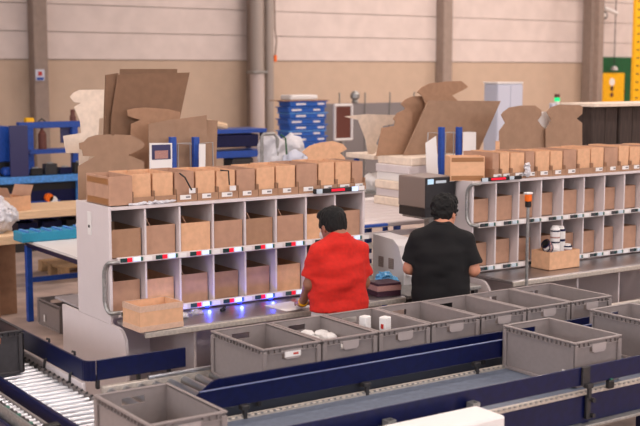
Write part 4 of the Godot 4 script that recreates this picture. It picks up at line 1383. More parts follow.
# ---------------------------------------------------------------- the left side of the hall
func left_side() -> void:
	var st := tool()
	var t := thing("work_table", "white work table with blue steel frame beyond rack end", "table", Vector3(4.2, 0, -11.45))
	box_of("table_top", Vector3(0.5, 0.835, 0.85), Vector3(1.05, 0.03, 1.75), M.white, t, 0.004)
	st = tool()
	bx(st, Vector3(-0.0, 0.80, 0.85), Vector3(0.04, 0.05, 1.7))
	bx(st, Vector3(0.5, 0.80, 0.0), Vector3(1.0, 0.05, 0.04))
	obj("frame", st, M.navy, t)
	for x in [0.0, 1.0]:
		for z in [0.0, 1.68]:
			box_of("leg", Vector3(x, 0.395, z), Vector3(0.06, 0.79, 0.06), M.blue, t, 0.004)
	box_of("cross_bar", Vector3(0.5, 0.43, 0.0), Vector3(1.0, 0.05, 0.04), M.blue, t)
	var hole := tool()
	rod(hole, Vector3(0.48, 0.849, 0.72), Vector3(0.48, 0.853, 0.72), 0.035, 14)
	obj("cable_hole", hole, M.display_off, t)
	# turquoise crates edge along the far side of the table
	t = thing("turquoise_tray", "long turquoise ribbed plastic tray on the white work table", "tray", Vector3(5.0, 0.85, -11.36))
	box_of("body", Vector3(-0.34, 0.05, 0), Vector3(1.20, 0.10, 0.26), M.turquoise, t, 0.008)
	for i in 10:
		box_of("rib", Vector3(-0.88 + i * 0.117, 0.108, 0.02), Vector3(0.03, 0.018, 0.22), M.light_blue, t)
	# tall cartons beside the table
	t = thing("tall_carton", "tall taped kraft carton standing beside blue table leg", "carton", Vector3(3.74, 0, -11.95))
	box_of("body", Vector3(0, 0.38, 0), Vector3(0.44, 0.76, 0.6), M.kraft_deep, t, 0.004)
	box_of("tape", Vector3(0, 0.56, 0.302), Vector3(0.44, 0.06, 0.003), M.tape, t)
	t = thing("tall_carton", "darker kraft carton half hidden behind the blue table leg", "carton", Vector3(4.12, 0, -12.16))
	box_of("body", Vector3(0, 0.39, 0), Vector3(0.22, 0.78, 0.5), M.kraft_deep, t, 0.004)
	box_of("gap_strip", Vector3(-0.09, 0.36, 0.252), Vector3(0.03, 0.72, 0.004), M.black, t)
	t = thing("flat_carton", "flat kraft lid lying on the tall cartons", "lid", Vector3(3.90, 0.78, -12.0))
	box_of("lid", Vector3(0, 0.045, 0), Vector3(0.70, 0.09, 0.66), M.wood, t, 0.004)
	t = thing("clear_bag", "large crumpled clear bag on the tall cartons", "bag", Vector3(4.06, 0.885, -11.98))
	st = tool()
	soft_mesh(st, [ell(Vector3(0, 0.16, 0), Vector3(0.22, 0.17, 0.2), 0.05), ell(Vector3(-0.06, 0.30, 0), Vector3(0.12, 0.13, 0.12), 0.05)], 0.016, 0.045, Vector3(9, 9, 9))
	obj("bag", st, M.cloudy, t)
	# grey folding crates below the table
	var cr := make_tote(M.tote, M.tote_rib, false)
	cr.name = numbered("floor_crate")
	cr.position = Vector3(4.42, 0.0, -11.0)
	tag(cr, "grey crate on the floor below the white table, nearer the leg", "crate")
	box_of("white_mark", Vector3(-0.2015, 0.09, -0.1), Vector3(0.003, 0.07, 0.03), M.paper, cr)
	var cr2 := copy(cr, "floor_crate", Vector3(4.44, 0, -10.36))
	tag(cr2, "grey crate on the floor tucked beside the rack base panel", "crate")
	t = thing("white_board", "flat white board lying across the grey floor crates", "board", Vector3(4.66, 0.272, -10.72))
	box_of("board", Vector3(0, 0.01, 0), Vector3(0.62, 0.02, 0.85), M.laminate, t, 0.003)
	# pallet
	t = thing("wooden_pallet", "wooden pallet on the floor beyond the white table", "pallet", Vector3(6.0, 0, -14.0))
	for i in 5:
		box_of("top_plank", Vector3(0, 0.133, -0.32 + i * 0.16), Vector3(1.2, 0.022, 0.12), M.old_wood, t, 0.002)
	for x in [-0.54, 0.0, 0.54]:
		for z in [-0.33, 0.0, 0.33]:
			box_of("block", Vector3(x, 0.071, z), Vector3(0.11, 0.10, 0.12), M.old_wood, t)
	for z in [-0.33, 0.0, 0.33]:
		box_of("bottom_plank", Vector3(0, 0.011, z), Vector3(1.2, 0.02, 0.12), M.old_wood, t)
	# plywood bench beyond
	t = thing("plywood_bench", "pale plywood bench before the blue machines", "bench", Vector3(5.6, 0, -13.4))
	box_of("bench_top", Vector3(0, 0.905, 0), Vector3(2.6, 0.09, 0.8), M.wood, t, 0.005)
	for x in [-1.1, 1.2]:
		for z in [-0.32, 0.32]:
			box_of("leg", Vector3(x, 0.43, z), Vector3(0.07, 0.86, 0.07), M.wood, t)
	box_of("under_shelf", Vector3(0, 0.62, -0.1), Vector3(2.4, 0.03, 0.5), M.dark_grey, t)
	for i in 5:
		var u := thing("parts_box", ["dark blue parts box under the plywood bench, innermost", "navy parts box on the plywood bench shelf, second in", "black parts box on the plywood bench shelf", "light grey parts box on the plywood bench shelf", "brown parts box on the plywood bench shelf"][i], "box", Vector3(4.85 + i * 0.30, 0.635, -13.36))
		st = tool()
		carton(st, 0.24, 0.15, 0.3)
		obj("body", st, [M.navy, M.navy, M.black, M.tote, M.kraft_deep][i], u)
	var oc := thing("open_carton", "open kraft carton with raised flaps on plywood bench", "carton", Vector3(4.66, 0.95, -13.2), 0.5)
	st = tool()
	carton(st, 0.34, 0.17, 0.28)
	obj("body", st, M.kraft_warm, oc)
	for s in [-1.0, 1.0]:
		st = tool()
		bx(st, Vector3(s * 0.19, 0.22, 0), Vector3(0.006, 0.14, 0.28), 0.0, Basis(Vector3(0, 0, 1), -s * 0.45))
		obj("flap", st, M.kraft, oc)
	# the blue machines
	t = thing("blue_sorting_machine", "long blue sorting machine with pale blue top, beyond plywood bench", "machine", Vector3(6.0, 0, -16.4))
	box_of("body", Vector3(0, 0.56, 0), Vector3(3.4, 0.70, 0.9), M.navy, t, 0.02)
	box_of("plinth", Vector3(0, 0.10, 0), Vector3(3.2, 0.21, 0.8), M.dark_grey, t)
	box_of("top_plate", Vector3(0, 1.04, 0.0), Vector3(3.5, 0.10, 1.1), M.light_blue, t, 0.01)
	box_of("recess", Vector3(-0.1, 0.93, 0.40), Vector3(3.2, 0.11, 0.12), M.black, t)
	box_of("end_block", Vector3(0.72, 0.80, 0.5), Vector3(0.26, 0.42, 0.14), M.light_blue, t, 0.01)
	for p in [[-0.5, 0.68, M.navy], [0.1, 0.6, M.blue], [0.95, 0.5, M.blue]]:
		box_of("side_panel", Vector3(p[0], p[1], 0.455), Vector3(0.5, 0.25, 0.02), p[2], t, 0.004)
	for p in [[0.16, 0.87, M.orange, 0.06], [0.22, 0.83, M.paper, 0.06], [0.02, 0.72, M.yellow, 0.06], [0.36, 0.70, M.paper, 0.09]]:
		st = tool()
		rod(st, Vector3(p[0], p[1] - 0.1, 0.46), Vector3(p[0], p[1] - 0.1, 0.53), p[3], 14)
		obj("reel", st, p[2], t)
	t = thing("blue_gantry", "blue steel gantry frame standing on the pale blue machine top", "gantry", Vector3(6.05, 1.09, -16.3))
	box_of("post", Vector3(0.0, 0.36, 0), Vector3(0.09, 0.72, 0.09), M.blue, t, 0.005)
	box_of("post", Vector3(0.68, 0.36, 0), Vector3(0.09, 0.72, 0.09), M.blue, t, 0.005)
	box_of("cross_beam", Vector3(0.30, 0.70, 0), Vector3(0.95, 0.09, 0.10), M.blue, t, 0.005)
	box_of("dark_panel", Vector3(0.60, 0.55, -0.05), Vector3(0.22, 0.25, 0.03), M.violet_panel, t)
	box_of("shelf_plate", Vector3(0.30, 0.32, 0), Vector3(0.7, 0.06, 0.3), M.blue, t)
	st = tool()
	rod(st, Vector3(-0.06, 0.76, 0), Vector3(0.06, 0.76, 0), 0.05, 10)
	obj("warning_lamp", st, M.yellow, t)
	var fx := thing("fire_extinguisher", "small dark red fire extinguisher hung on the blue gantry", "extinguisher", Vector3(6.24, 1.44, -16.3))
	st = tool()
	lathe(st, [Vector2(0, 0), Vector2(0.06, 0.0), Vector2(0.06, 0.22), Vector2(0.02, 0.28), Vector2(0.02, 0.31), Vector2(0, 0.31)])
	obj("cylinder", st, M.rust, fx)
	st = tool()
	sweep(st, [Vector3(-0.02, 0.30, 0), Vector3(-0.07, 0.38, 0), Vector3(0.0, 0.44, 0), Vector3(0.07, 0.38, 0), Vector3(0.06, 0.30, 0)], 0.012, 6)
	obj("handle", st, M.dark_grey, fx)
	t = thing("beacon_lamp", "brown-orange beacon lamp on thin post behind blue gantry", "beacon", Vector3(7.09, 0, -17.2))
	st = tool()
	rod(st, Vector3(0, 0, 0), Vector3(0, 1.80, 0), 0.02, 8)
	obj("post", st, M.pipe, t)
	st = tool()
	lathe(st, [Vector2(0, 1.80), Vector2(0.05, 1.80), Vector2(0.05, 1.86), Vector2(0.035, 1.90), Vector2(0.035, 1.97), Vector2(0, 1.98)])
	obj("lamp", st, M.rust, t)
	t = thing("violet_screen", "dark violet plastic screen panel at the blue machine", "screen", Vector3(5.86, 1.09, -15.90))
	box_of("panel", Vector3(-0.12, 0.36, 0), Vector3(0.26, 0.72, 0.03), M.violet_panel, t)
	t = thing("blue_cabinet", "bright blue cabinet with rounded lower tray behind the machine", "cabinet", Vector3(5.2, 1.09, -16.2))
	box_of("body", Vector3(0.10, 0.45, -0.1), Vector3(0.78, 0.50, 0.4), M.blue, t, 0.01)
	box_of("window_panel", Vector3(0.0, 0.50, 0.11), Vector3(0.3, 0.36, 0.02), M.light_blue, t)
	box_of("tray", Vector3(0.54, 0.07, 0.1), Vector3(0.4, 0.12, 0.30), M.blue, t, 0.03)
	box_of("dark_base", Vector3(0.1, 0.10, -0.1), Vector3(0.8, 0.2, 0.4), M.black, t)
	for i in 4:
		var k := thing("tool_case", ["black tool case on the pale blue machine top", "dark tool case by the gantry post on machine top", "navy tool case under the gantry beam", "black tool case at the outer end of machine top"][i], "case", Vector3(6.0 + i * 0.22, 1.09, -15.98))
		box_of("body", Vector3(0, 0.05 + 0.03 * (i % 2), 0), Vector3(0.18, 0.10 + 0.06 * (i % 2), 0.14), [M.black, M.dark_grey, M.navy, M.black][i], k, 0.01)
		box_of("handle", Vector3(0, 0.11 + 0.06 * (i % 2), 0), Vector3(0.08, 0.02, 0.03), M.galv, k)

# ---------------------------------------------------------------- the middle and the far side
func far_things() -> void:
	var st := tool()
	var z := -17.0
	var a := on_z(290, 101, z)
	var b := on_z(326, 101, z)
	var bot := on_z(300, 160, z).y
	# support pallet and the stack of blue crates
	var w := b.x - a.x
	var cx := (a.x + b.x) / 2
	var t := thing("steel_trolley", "grey steel trolley under the stacked blue crates", "trolley", Vector3(cx, 0, z - 0.3))
	box_of("deck", Vector3(0, bot - 0.03, 0), Vector3(w + 0.1, 0.06, 0.7), M.galv, t)
	for sx in [-1.0, 1.0]:
		for sz in [-1.0, 1.0]:
			box_of("leg", Vector3(sx * w * 0.48, (bot - 0.06) / 2, sz * 0.3), Vector3(0.05, bot - 0.06, 0.05), M.galv, t)
	var n := 10
	var hh := (a.y - bot) / n
	for i in n:
		var c := thing("folded_blue_crate", "folded blue plastic crate, %s up from the trolley in the stack" % ORD[i], "crate", Vector3(cx + (0.015 if i % 2 else -0.015), bot + i * hh, z - 0.2), 0.0, "stacked folded blue crates")
		box_of("body", Vector3(0, hh * 0.42, 0), Vector3(w, hh * 0.80, 0.38), M.crate_blue, c, 0.012)
		box_of("rim", Vector3(0, hh * 0.88, 0), Vector3(w + 0.06, hh * 0.2, 0.41), M.light_blue if i % 3 == 1 else M.crate_blue, c, 0.004)
		for k in 2:
			box_of("white_mark", Vector3(-0.22 + k * 0.42 + 0.06 * (i % 2), hh * 0.45, 0.192), Vector3(0.20 - 0.06 * k, hh * 0.30, 0.004), M.paper, c)
	t = thing("foam_slab", "thick white foam lid on the stacked blue crates", "slab", Vector3(cx, a.y, z - 0.2))
	box_of("slab", Vector3(-0.06, 0.055, 0), Vector3(w * 0.75, 0.09, 0.36), M.white, t, 0.02)
	box_of("lower_board", Vector3(-0.05, 0.004, 0), Vector3(w + 0.22, 0.014, 0.44), M.kraft_deep, t)
	# red-brown window in white frame and a grey partition
	var p0 := on_z(345, 103.5, -18.0)
	var p1 := on_z(412, 103.5, -18.0)
	t = thing("grey_partition", "long low grey partition wall behind the cream funnel sheet", "partition", Vector3((p0.x + p1.x) / 2 + 0.3, 0, -18.1))
	box_of("panel", Vector3(0, p0.y / 2, 0), Vector3(p1.x - p0.x + 1.8, p0.y, 0.08), M.partition, t)
	for i in 5:
		box_of("post", Vector3(-1.2 + i * 0.6, p0.y / 2 + 0.1, 0.05), Vector3(0.02, p0.y + 0.2, 0.02), M.galv, t)
	var f0 := on_z(333.5, 104.5, -17.3)
	var f1 := on_z(352, 140, -17.3)
	t = thing("framed_panel", "reddish brown panel in rounded white frame before grey partition", "panel", Vector3((f0.x + f1.x) / 2, f1.y, -17.3))
	var fw := f1.x - f0.x
	var fh := f0.y - f1.y
	box_of("pane", Vector3(0, fh / 2, 0), Vector3(fw * 0.9, fh * 0.94, 0.02), M.rust, t)
	st = tool()
	for s in [-1.0, 1.0]:
		bx(st, Vector3(s * fw * 0.46, fh / 2, 0.01), Vector3(fw * 0.12, fh, 0.05), 0.015)
		bx(st, Vector3(0, fh / 2 + s * fh * 0.475, 0.01), Vector3(fw, fh * 0.07, 0.05), 0.015)
	obj("frame", st, M.white, t)
	box_of("stand", Vector3(0, -f1.y / 2, -0.02), Vector3(0.06, f1.y, 0.06), M.galv, t)
	var v0 := on_z(355, 103, -18.1)
	t = thing("roof_vent", "small round metal cap on the grey partition", "vent", Vector3(v0.x, v0.y, -18.1))
	st = tool()
	lathe(st, [Vector2(0.05, 0), Vector2(0.07, 0.02), Vector2(0.05, 0.06), Vector2(0.09, 0.10), Vector2(0.09, 0.17), Vector2(0.05, 0.22), Vector2(0, 0.235)])
	obj("cap", st, M.galv, t)
	# bags
	var g0 := on_z(272, 160, -12.5)
	t = thing("bag_stand", "steel hoop stand holding the big white bag open", "stand", Vector3(g0.x, 0, -12.5))
	var top := on_z(272, 136, -12.5).y
	st = tool()
	sweep(st, [Vector3(-0.18, 0, 0.05), Vector3(-0.18, top, 0.05), Vector3(-0.15, top + 0.03, 0.05), Vector3(0.0, top + 0.03, 0.05), Vector3(0.05, top - 0.03, 0.05), Vector3(0.06, 0.0, 0.05)], 0.022, 8)
	obj("hoop", st, M.galv, t)
	t = thing("white_bag", "big white plastic bag with green edge on hoop stand", "bag", Vector3(g0.x + 0.12, 0.0, -12.6))
	st = tool()
	soft_mesh(st, [cap(Vector3(-0.06, 0.3, 0), Vector3(-0.06, top - 0.16, 0), 0.20, 0.17, 0.08), cap(Vector3(0.20, 0.3, 0), Vector3(0.22, top - 0.17, 0), 0.20, 0.17, 0.08), cap(Vector3(-0.1, 0.12, 0), Vector3(0.25, 0.12, 0), 0.12, 0.12, 0.1)], 0.03, 0.05, Vector3(5, 5, 5))
	obj("bag", st, M.cloudy, t)
	st = tool()
	sweep(st, [Vector3(-0.03, top + 0.02, 0.16), Vector3(0.02, top - 0.03, 0.2), Vector3(0.03, top - 0.3, 0.22), Vector3(0.03, top - 0.6, 0.22)], 0.012, 6)
	obj("green_edge", st, M.green, t)
	var sb := on_z(296, 160, -11.9)
	t = thing("crumpled_sack", "crumpled pale blue-white sack slumped beside the big bag", "sack", Vector3(sb.x, 0.0, -11.9))
	var sh := on_z(296, 148, -11.9).y
	st = tool()
	soft_mesh(st, [cap(Vector3(-0.1, 0.2, 0), Vector3(-0.02, sh - 0.16, 0), 0.2, 0.13, 0.08), cap(Vector3(0.12, 0.2, 0), Vector3(0.10, sh - 0.24, 0), 0.2, 0.12, 0.08)], 0.03, 0.07, Vector3(6, 6, 6))
	obj("sack", st, M.sheet_blue, t)
	# blue work frame between the pile and the bag
	var q0 := on_z(222, 132, -14.5)
	var q1 := on_z(256, 132, -14.5)
	t = thing("blue_rack_table", "blue framed table with two shelves beside the white bag", "table", Vector3((q0.x + q1.x) / 2, 0, -14.8))
	box_of("upper_shelf", Vector3(0, q0.y, 0), Vector3(1.0, 0.06, 0.5), M.blue, t, 0.005)
	box_of("dark_tray", Vector3(0, q0.y - 0.14, 0), Vector3(0.75, 0.18, 0.45), M.navy, t, 0.01)
	box_of("lower_shelf", Vector3(0, q0.y - 0.33, 0), Vector3(1.0, 0.10, 0.5), M.blue, t, 0.005)
	box_of("bench_plate", Vector3(0.05, q0.y - 0.68, 0.1), Vector3(1.3, 0.06, 0.8), M.cream, t, 0.005)
	for x in [-0.45, 0.45]:
		for zz in [-0.2, 0.2]:
			box_of("leg", Vector3(x, q0.y / 2, zz), Vector3(0.06, q0.y, 0.06), M.navy, t)
	box_of("black_motor", Vector3(0.1, q0.y - 0.50, 0.1), Vector3(0.35, 0.22, 0.3), M.dark_grey, t, 0.02)
	box_of("wrapped_bundle", Vector3(-0.22, q0.y + 0.09, 0.0), Vector3(0.34, 0.10, 0.2), M.wood, t, 0.03, Basis(Vector3(0, 0, 1), -0.2))
	# cross bench with blue posts left of the heap
	var c0 := on_z(380, 157, -9.9)
	t = thing("cream_shelf_stand", "cream topped shelf on blue posts under the funnel sheet", "stand", Vector3(c0.x, 0, -9.9))
	box_of("shelf_top", Vector3(-0.06, c0.y + 0.02, 0), Vector3(0.42, 0.05, 0.5), M.cream, t, 0.005)
	for x in [0.0, -0.2]:
		box_of("post", Vector3(x, c0.y / 2, 0.1 if x == 0.0 else -0.15), Vector3(0.045, c0.y, 0.045), M.blue, t, 0.004)
	for y in [0.36, 0.62]:
		box_of("wire_shelf", Vector3(0.0, c0.y - y, 0.1), Vector3(0.6, 0.012, 0.4), M.galv, t)
	for i in 2:
		var bg := thing("white_sack", ["soft white sack on the wire shelf below the funnel sheet", "soft white sack behind blue post on wire shelf"][i], "sack", Vector3(c0.x + [-0.14, 0.12][i], c0.y - 0.354, -9.8))
		st = tool()
		soft_mesh(st, [ell(Vector3(0, 0.10, 0), Vector3(0.12, 0.10, 0.12), 0.04)], 0.014, 0.03, Vector3(9, 9, 9))
		obj("sack", st, M.white, bg)
	# pale bundles below the heap
	for i in 6:
		var lb := thing("pale_bundle", "flat pale paper bundle, %s from the bench top of its pile" % ORD[i], "bundle", Vector3(7.33 + 0.02 * (i % 2), LEDGE_Y + i * 0.08, -8.95), 0.015 * (i % 3), "pale paper bundles")
		box_of("bundle", Vector3(0, 0.039, 0), Vector3(0.80 - 0.010 * i, 0.080, 0.52), [M.cream, M.laminate, M.cream, M.paper, M.laminate, M.cream][i], lb, 0.008)
	# second white bench top and storage beyond the gap
	t = thing("roller_bench", "pale roller bench seen between the two racks", "bench", Vector3(8.1, 0, -10.68))
	box_of("bench_top", Vector3(0, 1.02, 0), Vector3(5.0, 0.05, 0.80), M.laminate, t, 0.005)
	for i in 14:
		st = tool()
		rod(st, Vector3(-2.4, 1.06, -0.36 + i * 0.052), Vector3(2.4, 1.06, -0.36 + i * 0.052), 0.016, 8)
		obj("roller", st, M.laminate_edge, t)
	for x in [-2.3, 0.0, 2.3]:
		for zz in [-0.36, 0.36]:
			box_of("leg", Vector3(x, 0.5, zz), Vector3(0.06, 1.0, 0.06), M.blue, t)
	# tall white cabinet
	var k0 := on_z(495, 84, -14.0)
	var k1 := on_z(520, 84, -14.0)
	t = thing("white_locker", "tall bluish white locker behind the cardboard heap", "locker", Vector3((k0.x + k1.x) / 2, 0, -14.1))
	box_of("body", Vector3(0, k0.y / 2, 0), Vector3(k1.x - k0.x, k0.y, 0.32), M.sheet_blue, t, 0.012)
	for s in [-1.0, 1.0]:
		var dr := box_of("door", Vector3(s * (k1.x - k0.x) / 4, k0.y / 2 + 0.03, 0.165), Vector3((k1.x - k0.x) / 2 - 0.01, k0.y - 0.1, 0.015), M.sheet_blue, t, 0.003)
		box_of("handle", Vector3(s * 0.05, 1.3, 0.178), Vector3(0.02, 0.14, 0.015), M.galv, dr)
	box_of("top_cap", Vector3(0, k0.y + 0.015, 0), Vector3(k1.x - k0.x + 0.02, 0.03, 0.34), M.white, t, 0.005)
	# signal tower
	var b0 := on_z(557, 103, -15.0)
	t = thing("signal_tower", "signal tower with red cap and lit green lamp", "signal lamp", Vector3(b0.x, 0, -15.0))
	st = tool()
	rod(st, Vector3(0, 0, 0), Vector3(0, b0.y - 0.03, 0), 0.03, 8)
	obj("post", st, M.pipe, t)
	for p in [[-0.03, 0.03, M.white], [0.03, 0.10, M.green_lamp], [0.10, 0.16, M.rust]]:
		st = tool()
		rod(st, Vector3(0, b0.y + p[0], 0), Vector3(0, b0.y + p[1], 0), 0.05, 12)
		obj("lamp_segment", st, p[2], t)
	box_of("control_box", Vector3(-0.11, b0.y - 0.06, 0), Vector3(0.10, 0.12, 0.08), M.sheet_blue, t, 0.01)

# ---------------------------------------------------------------- people
func hand(prims: Array, wrist: Vector3, dir: Vector3, up: Vector3, side: float, curl: float, r := 1.0) -> void:
	# palm from the wrist along dir; up = back of the hand; side = +1 when the thumb lies on the right of dir
	var right := dir.cross(up).normalized()
	var palm := wrist + dir * 0.085
	for k in 4:
		var o: float = (k - 1.5) * 0.021
		prims.append(cap(wrist + right * o * 0.6 + dir * 0.015, palm + right * o, 0.017 * r, 0.014 * r, 0.02))
		var l: float = [0.068, 0.078, 0.072, 0.056][k] if side < 0.0 else [0.056, 0.072, 0.078, 0.068][k]
		var base := palm + right * o * 1.08
		var d2 := (dir * cos(curl) - up * sin(curl)).normalized()
		var d3 := (dir * cos(curl * 2.0) - up * sin(curl * 2.0)).normalized()
		var mid := base + d2 * l * 0.5
		prims.append(cap(base - d2 * 0.01, mid, 0.0098 * r, 0.009 * r, 0.006))
		prims.append(cap(mid, mid + d3 * l * 0.5, 0.009 * r, 0.0075 * r, 0.006))
	var tb := wrist + dir * 0.03 + right * side * 0.028
	var tm := tb + (dir * 0.6 + right * side * 0.75 - up * 0.1).normalized() * 0.038
	prims.append(cap(wrist + dir * 0.02 + right * side * 0.012, tb, 0.017, 0.015, 0.02))
	prims.append(cap(tb, tm, 0.0135, 0.011, 0.008))
	prims.append(cap(tm, tm + (dir * 0.9 + right * side * 0.35 - up * 0.2).normalized() * 0.032, 0.011, 0.008, 0.006))

func make_person(label: String, at: Vector3, turn: float, p: Dictionary) -> void:
	var t := thing("person", label, "person", at, turn)
	var hd: Vector3 = p.head
	var hb := Basis.from_euler(Vector3(p.nod, p.look, 0))
	var neck := Vector3(0, p.sh_y + 0.03, -0.01)
	# body: torso, limbs and neck in one field; head and hands on finer grids in the same mesh
	var body := tool()
	var prims := []
	for s in [-1.0, 1.0]:
		prims.append(cap(Vector3(s * 0.075 * p.wide, 0.90, 0.0), Vector3(s * 0.085 * p.wide, p.sh_y - 0.19, 0.0), 0.112 * p.fat, 0.105 * p.fat, 0.06))
		prims.append(cap(Vector3(s * 0.09, 0.86, 0.0), Vector3(s * 0.105, 0.46, -0.02), 0.095, 0.062, 0.03))
		prims.append(cap(Vector3(s * 0.105, 0.46, -0.02), Vector3(s * 0.11, 0.09, 0.02), 0.058, 0.040, 0.02))
		prims.append(cap(Vector3(s * 0.11, 0.05, 0.03), Vector3(s * 0.12, 0.04, -0.13), 0.038, 0.030, 0.02))
		prims.append(cap(Vector3(s * 0.030, p.sh_y - 0.015, 0.005), Vector3(s * 0.145 * p.wide, p.sh_y - 0.10, 0.0), 0.046, 0.046, 0.03))
	prims.append(cap(neck + Vector3(0, -0.06, 0.01), hd + Vector3(0, -0.06, 0.03), 0.064, 0.058, 0.03))
	for a in [p.left, p.right]:
		prims.append(cap(a[0], a[1], 0.052 * p.arm, 0.043 * p.arm, 0.03))
		prims.append(cap(a[1], a[2], 0.043 * p.arm, 0.029 * p.arm, 0.02))
	soft_mesh(body, prims, 0.012)
	var hp := []
	var H := func(v: Vector3) -> Vector3: return hd + hb * v
	hp.append(ell(H.call(Vector3(0, 0.02, 0.015)), Vector3(0.076, 0.098, 0.094), 0.02, hb))
	hp.append(ell(H.call(Vector3(0, -0.045, -0.030)), Vector3(0.060, 0.074, 0.062), 0.03, hb))
	hp.append(cap(H.call(Vector3(0, 0.0, -0.088)), H.call(Vector3(0, -0.030, -0.104)), 0.010, 0.016, 0.015))
	hp.append(ell(H.call(Vector3(0, -0.068, -0.086)), Vector3(0.026, 0.010, 0.012), 0.01, hb))
	hp.append(cap(H.call(Vector3(-0.04, 0.025, -0.075)), H.call(Vector3(0.04, 0.025, -0.075)), 0.014, 0.014, 0.02))
	for s in [-1.0, 1.0]:
		hp.append(ell(H.call(Vector3(s * 0.078, -0.012, 0.012)), Vector3(0.010, 0.031, 0.019), 0.008, hb))
		hp.append(ell(H.call(Vector3(s * 0.032, 0.004, -0.078)), Vector3(0.013, 0.010, 0.010), 0.004, hb))
	hp.append(cap(H.call(Vector3(0, -0.06, 0.02)), neck + Vector3(0, 0.0, 0.01), 0.058, 0.062, 0.03))
	soft_mesh(body, hp, 0.0055)
	for i in 2:
		var a2: Array = [p.left, p.right][i]
		var fp := []
		fp.append(cap(a2[2] - (a2[2] - a2[1]).normalized() * 0.05, a2[2], 0.031 * p.arm, 0.027 * p.arm, 0.02))
		hand(fp, a2[2], a2[3], a2[4], 1.0 if i == 0 else -1.0, a2[5])
		soft_mesh(body, fp, 0.0042)
	obj("body", body, p.skin, t)
	# shirt
	var sp := []
	for s in [-1.0, 1.0]:
		sp.append(cap(Vector3(s * 0.080 * p.wide, p.hem - 0.02, 0.0), Vector3(s * 0.088 * p.wide, p.sh_y - 0.18, 0.0), 0.142 * p.fat, 0.126 * p.fat, 0.07))
		sp.append(cap(Vector3(s * 0.030, p.sh_y - 0.004, 0.010), Vector3(s * 0.170 * p.wide, p.sh_y - 0.080, 0.0), 0.062, 0.066, 0.06))
	sp.append(cap(Vector3(0, p.sh_y - 0.05, 0.012), Vector3(0, p.sh_y - 0.22, 0.012), 0.085, 0.12, 0.05))
	sp.append(ell(Vector3(0, p.hem + 0.16, -0.05), Vector3(0.17 * p.fat, 0.17, 0.13 * p.fat), 0.06))
	for a3 in [p.left, p.right]:
		var e: Vector3 = a3[0].lerp(a3[1], p.sleeve)
		sp.append(cap(a3[0] + Vector3(0, -0.01, 0), e, 0.072 * p.arm, 0.076 * p.arm, 0.035, true))
	var shirt := tool()
	soft_mesh(shirt, sp, 0.012, p.fold, Vector3(2.6, 6.5, 2.6), p.hem)
	obj("t_shirt", shirt, p.shirt, t)
	# collar
	var col := tool()
	var ring := []
	for k in 17:
		var an := TAU * k / 16.0
		ring.append(neck + Vector3(cos(an) * 0.068, -0.004 + sin(an) * 0.016, sin(an) * 0.068 + 0.008))
	sweep(col, ring, 0.011, 8)
	obj("collar", col, p.shirt, t)
	# trousers and shoes
	var tp := []
	for s in [-1.0, 1.0]:
		tp.append(cap(Vector3(s * 0.075 * p.wide, p.hem + 0.02, 0.0), Vector3(s * 0.095, 0.78, 0.0), 0.128 * p.fat, 0.118, 0.05))
		tp.append(cap(Vector3(s * 0.095, 0.80, 0.0), Vector3(s * 0.105, 0.46, -0.015), 0.112, 0.082, 0.03))
		tp.append(cap(Vector3(s * 0.105, 0.46, -0.015), Vector3(s * 0.11, 0.10, 0.02), 0.082, 0.070, 0.02))
	var tr := tool()
	soft_mesh(tr, tp, 0.014, 0.012, Vector3(6, 12, 6), 0.06)
	obj("trousers", tr, p.trousers, t)
	for s in [-1.0, 1.0]:
		var sh := tool()
		soft_mesh(sh, [cap(Vector3(s * 0.11, 0.058, 0.04), Vector3(s * 0.12, 0.050, -0.14), 0.055, 0.046, 0.02), cap(Vector3(s * 0.11, 0.07, 0.03), Vector3(s * 0.11, 0.10, 0.02), 0.055, 0.05, 0.02)], 0.012, 0.0, Vector3.ONE, 0.004)
		obj("shoe", sh, M.shoe, t)
	# hair
	var hr := tool()
	var hh := [ell(H.call(Vector3(0, 0.040, 0.030)), Vector3(0.087, 0.090 + p.curl * 0.5, 0.100), 0.02, hb), ell(H.call(Vector3(0, -0.012, 0.058)), Vector3(0.074, 0.066, 0.056), 0.02, hb), ell(H.call(Vector3(0, 0.085, -0.030)), Vector3(0.072, 0.042, 0.075), 0.02, hb)]
	for s in [-1.0, 1.0]:
		hh.append(ell(H.call(Vector3(s * 0.070, 0.020, 0.0)), Vector3(0.016, 0.045, 0.045), 0.015, hb))
	soft_mesh(hr, hh, 0.006, p.curl, Vector3(22, 22, 22) if p.curl > 0.012 else Vector3(34, 14, 34))
	obj("hair", hr, M.hair, t)
	if p.mask:
		var mk := tool()
		soft_mesh(mk, [ell(H.call(Vector3(0, -0.048, -0.062)), Vector3(0.062, 0.050, 0.052), 0.02, hb)], 0.006)
		obj("face_mask", mk, M.white_cloth, t)
		for s in [-1.0, 1.0]:
			var lp := tool()
			sweep(lp, [H.call(Vector3(s * 0.056, -0.03, -0.06)), H.call(Vector3(s * 0.078, 0.0, -0.02)), H.call(Vector3(s * 0.086, 0.018, 0.012))], 0.003, 6)
			obj("ear_loop", lp, M.white_cloth, t)
		var br := tool()
		var aL: Array = p.left
		var ax: Vector3 = aL[2] - aL[1]
		rod(br, aL[2] - ax.normalized() * 0.03, aL[2] - ax.normalized() * 0.015, 0.034, 14)
		obj("bracelet", br, M.yellow, t)

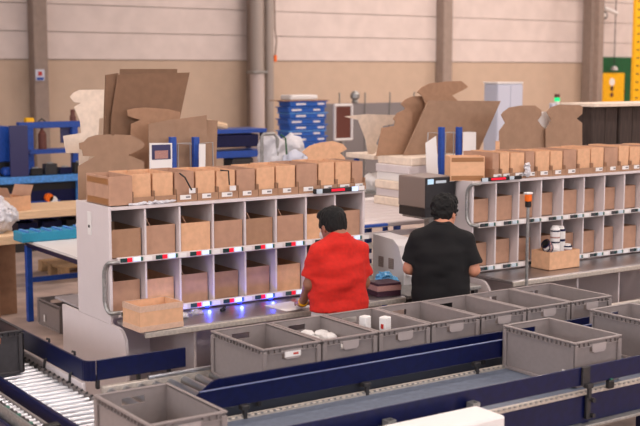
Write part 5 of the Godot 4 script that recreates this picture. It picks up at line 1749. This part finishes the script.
func people() -> void:
	var at1 := Vector3(4.525, 0, -6.40)
	make_person("person in a red t-shirt and white trousers leaning over worktop", at1, deg_to_rad(-12.0), {
		"head": Vector3(-0.02, 1.508, -0.080), "look": 0.22, "nod": -0.30, "sh_y": 1.415, "wide": 0.84, "fat": 0.96, "arm": 0.92, "hem": 0.945, "sleeve": 0.80, "fold": 0.020, "curl": 0.008, "mask": true,
		"left": [Vector3(-0.148, 1.345, 0.0), Vector3(-0.205, 1.125, -0.03), Vector3(-0.180, 0.955, -0.225), Vector3(0.25, -0.12, -0.96).normalized(), Vector3(0.0, 1.0, -0.12).normalized(), 0.22],
		"right": [Vector3(0.148, 1.345, 0.0), Vector3(0.200, 1.11, -0.03), Vector3(0.200, 0.93, -0.17), Vector3(0.0, -0.5, -0.86).normalized(), Vector3(0.6, 0.6, -0.4).normalized(), 0.5],
		"skin": M.skin_brown, "shirt": M.red_shirt, "trousers": M.white_cloth})
	var at2 := Vector3(5.45, 0, -6.42)
	make_person("person in black t-shirt and dark trousers facing the white printer", at2, deg_to_rad(-44.0), {
		"head": Vector3(0.02, 1.540, -0.060), "look": -0.45, "nod": -0.12, "sh_y": 1.425, "wide": 0.93, "fat": 0.98, "arm": 1.0, "hem": 0.88, "sleeve": 0.82, "fold": 0.012, "curl": 0.016, "mask": false,
		"left": [Vector3(-0.165, 1.35, 0.0), Vector3(-0.235, 1.13, 0.0), Vector3(-0.20, 1.05, -0.24), Vector3(0.4, 0.0, -0.9).normalized(), Vector3(-0.3, 0.95, 0.0).normalized(), 0.4],
		"right": [Vector3(0.165, 1.35, 0.0), Vector3(0.235, 1.13, 0.0), Vector3(0.22, 1.06, -0.25), Vector3(-0.4, 0.0, -0.9).normalized(), Vector3(0.3, 0.95, 0.0).normalized(), 0.4],
		"skin": M.skin_fair, "shirt": M.black_shirt, "trousers": M.dark_cloth})

# ----------------------------------------------------------------
func _ready() -> void:
	rng.seed = 20240611
	set_view()
	make_materials()
	ceiling_lamps()
	added_daylight()
	hall()
	wall_fittings()
	make_rack("pick_rack", 3.19, 8, true, "white pick rack with lit red displays before red-shirted worker", "lit pick rack")
	make_rack("pick_rack", 6.40, 9, false, "white pick rack with unlit displays behind bottle carton", "unlit pick rack")
	conveyors()
	totes()
	bins()
	worktop_things()
	station()
	cardboard()
	left_side()
	far_things()
	people()
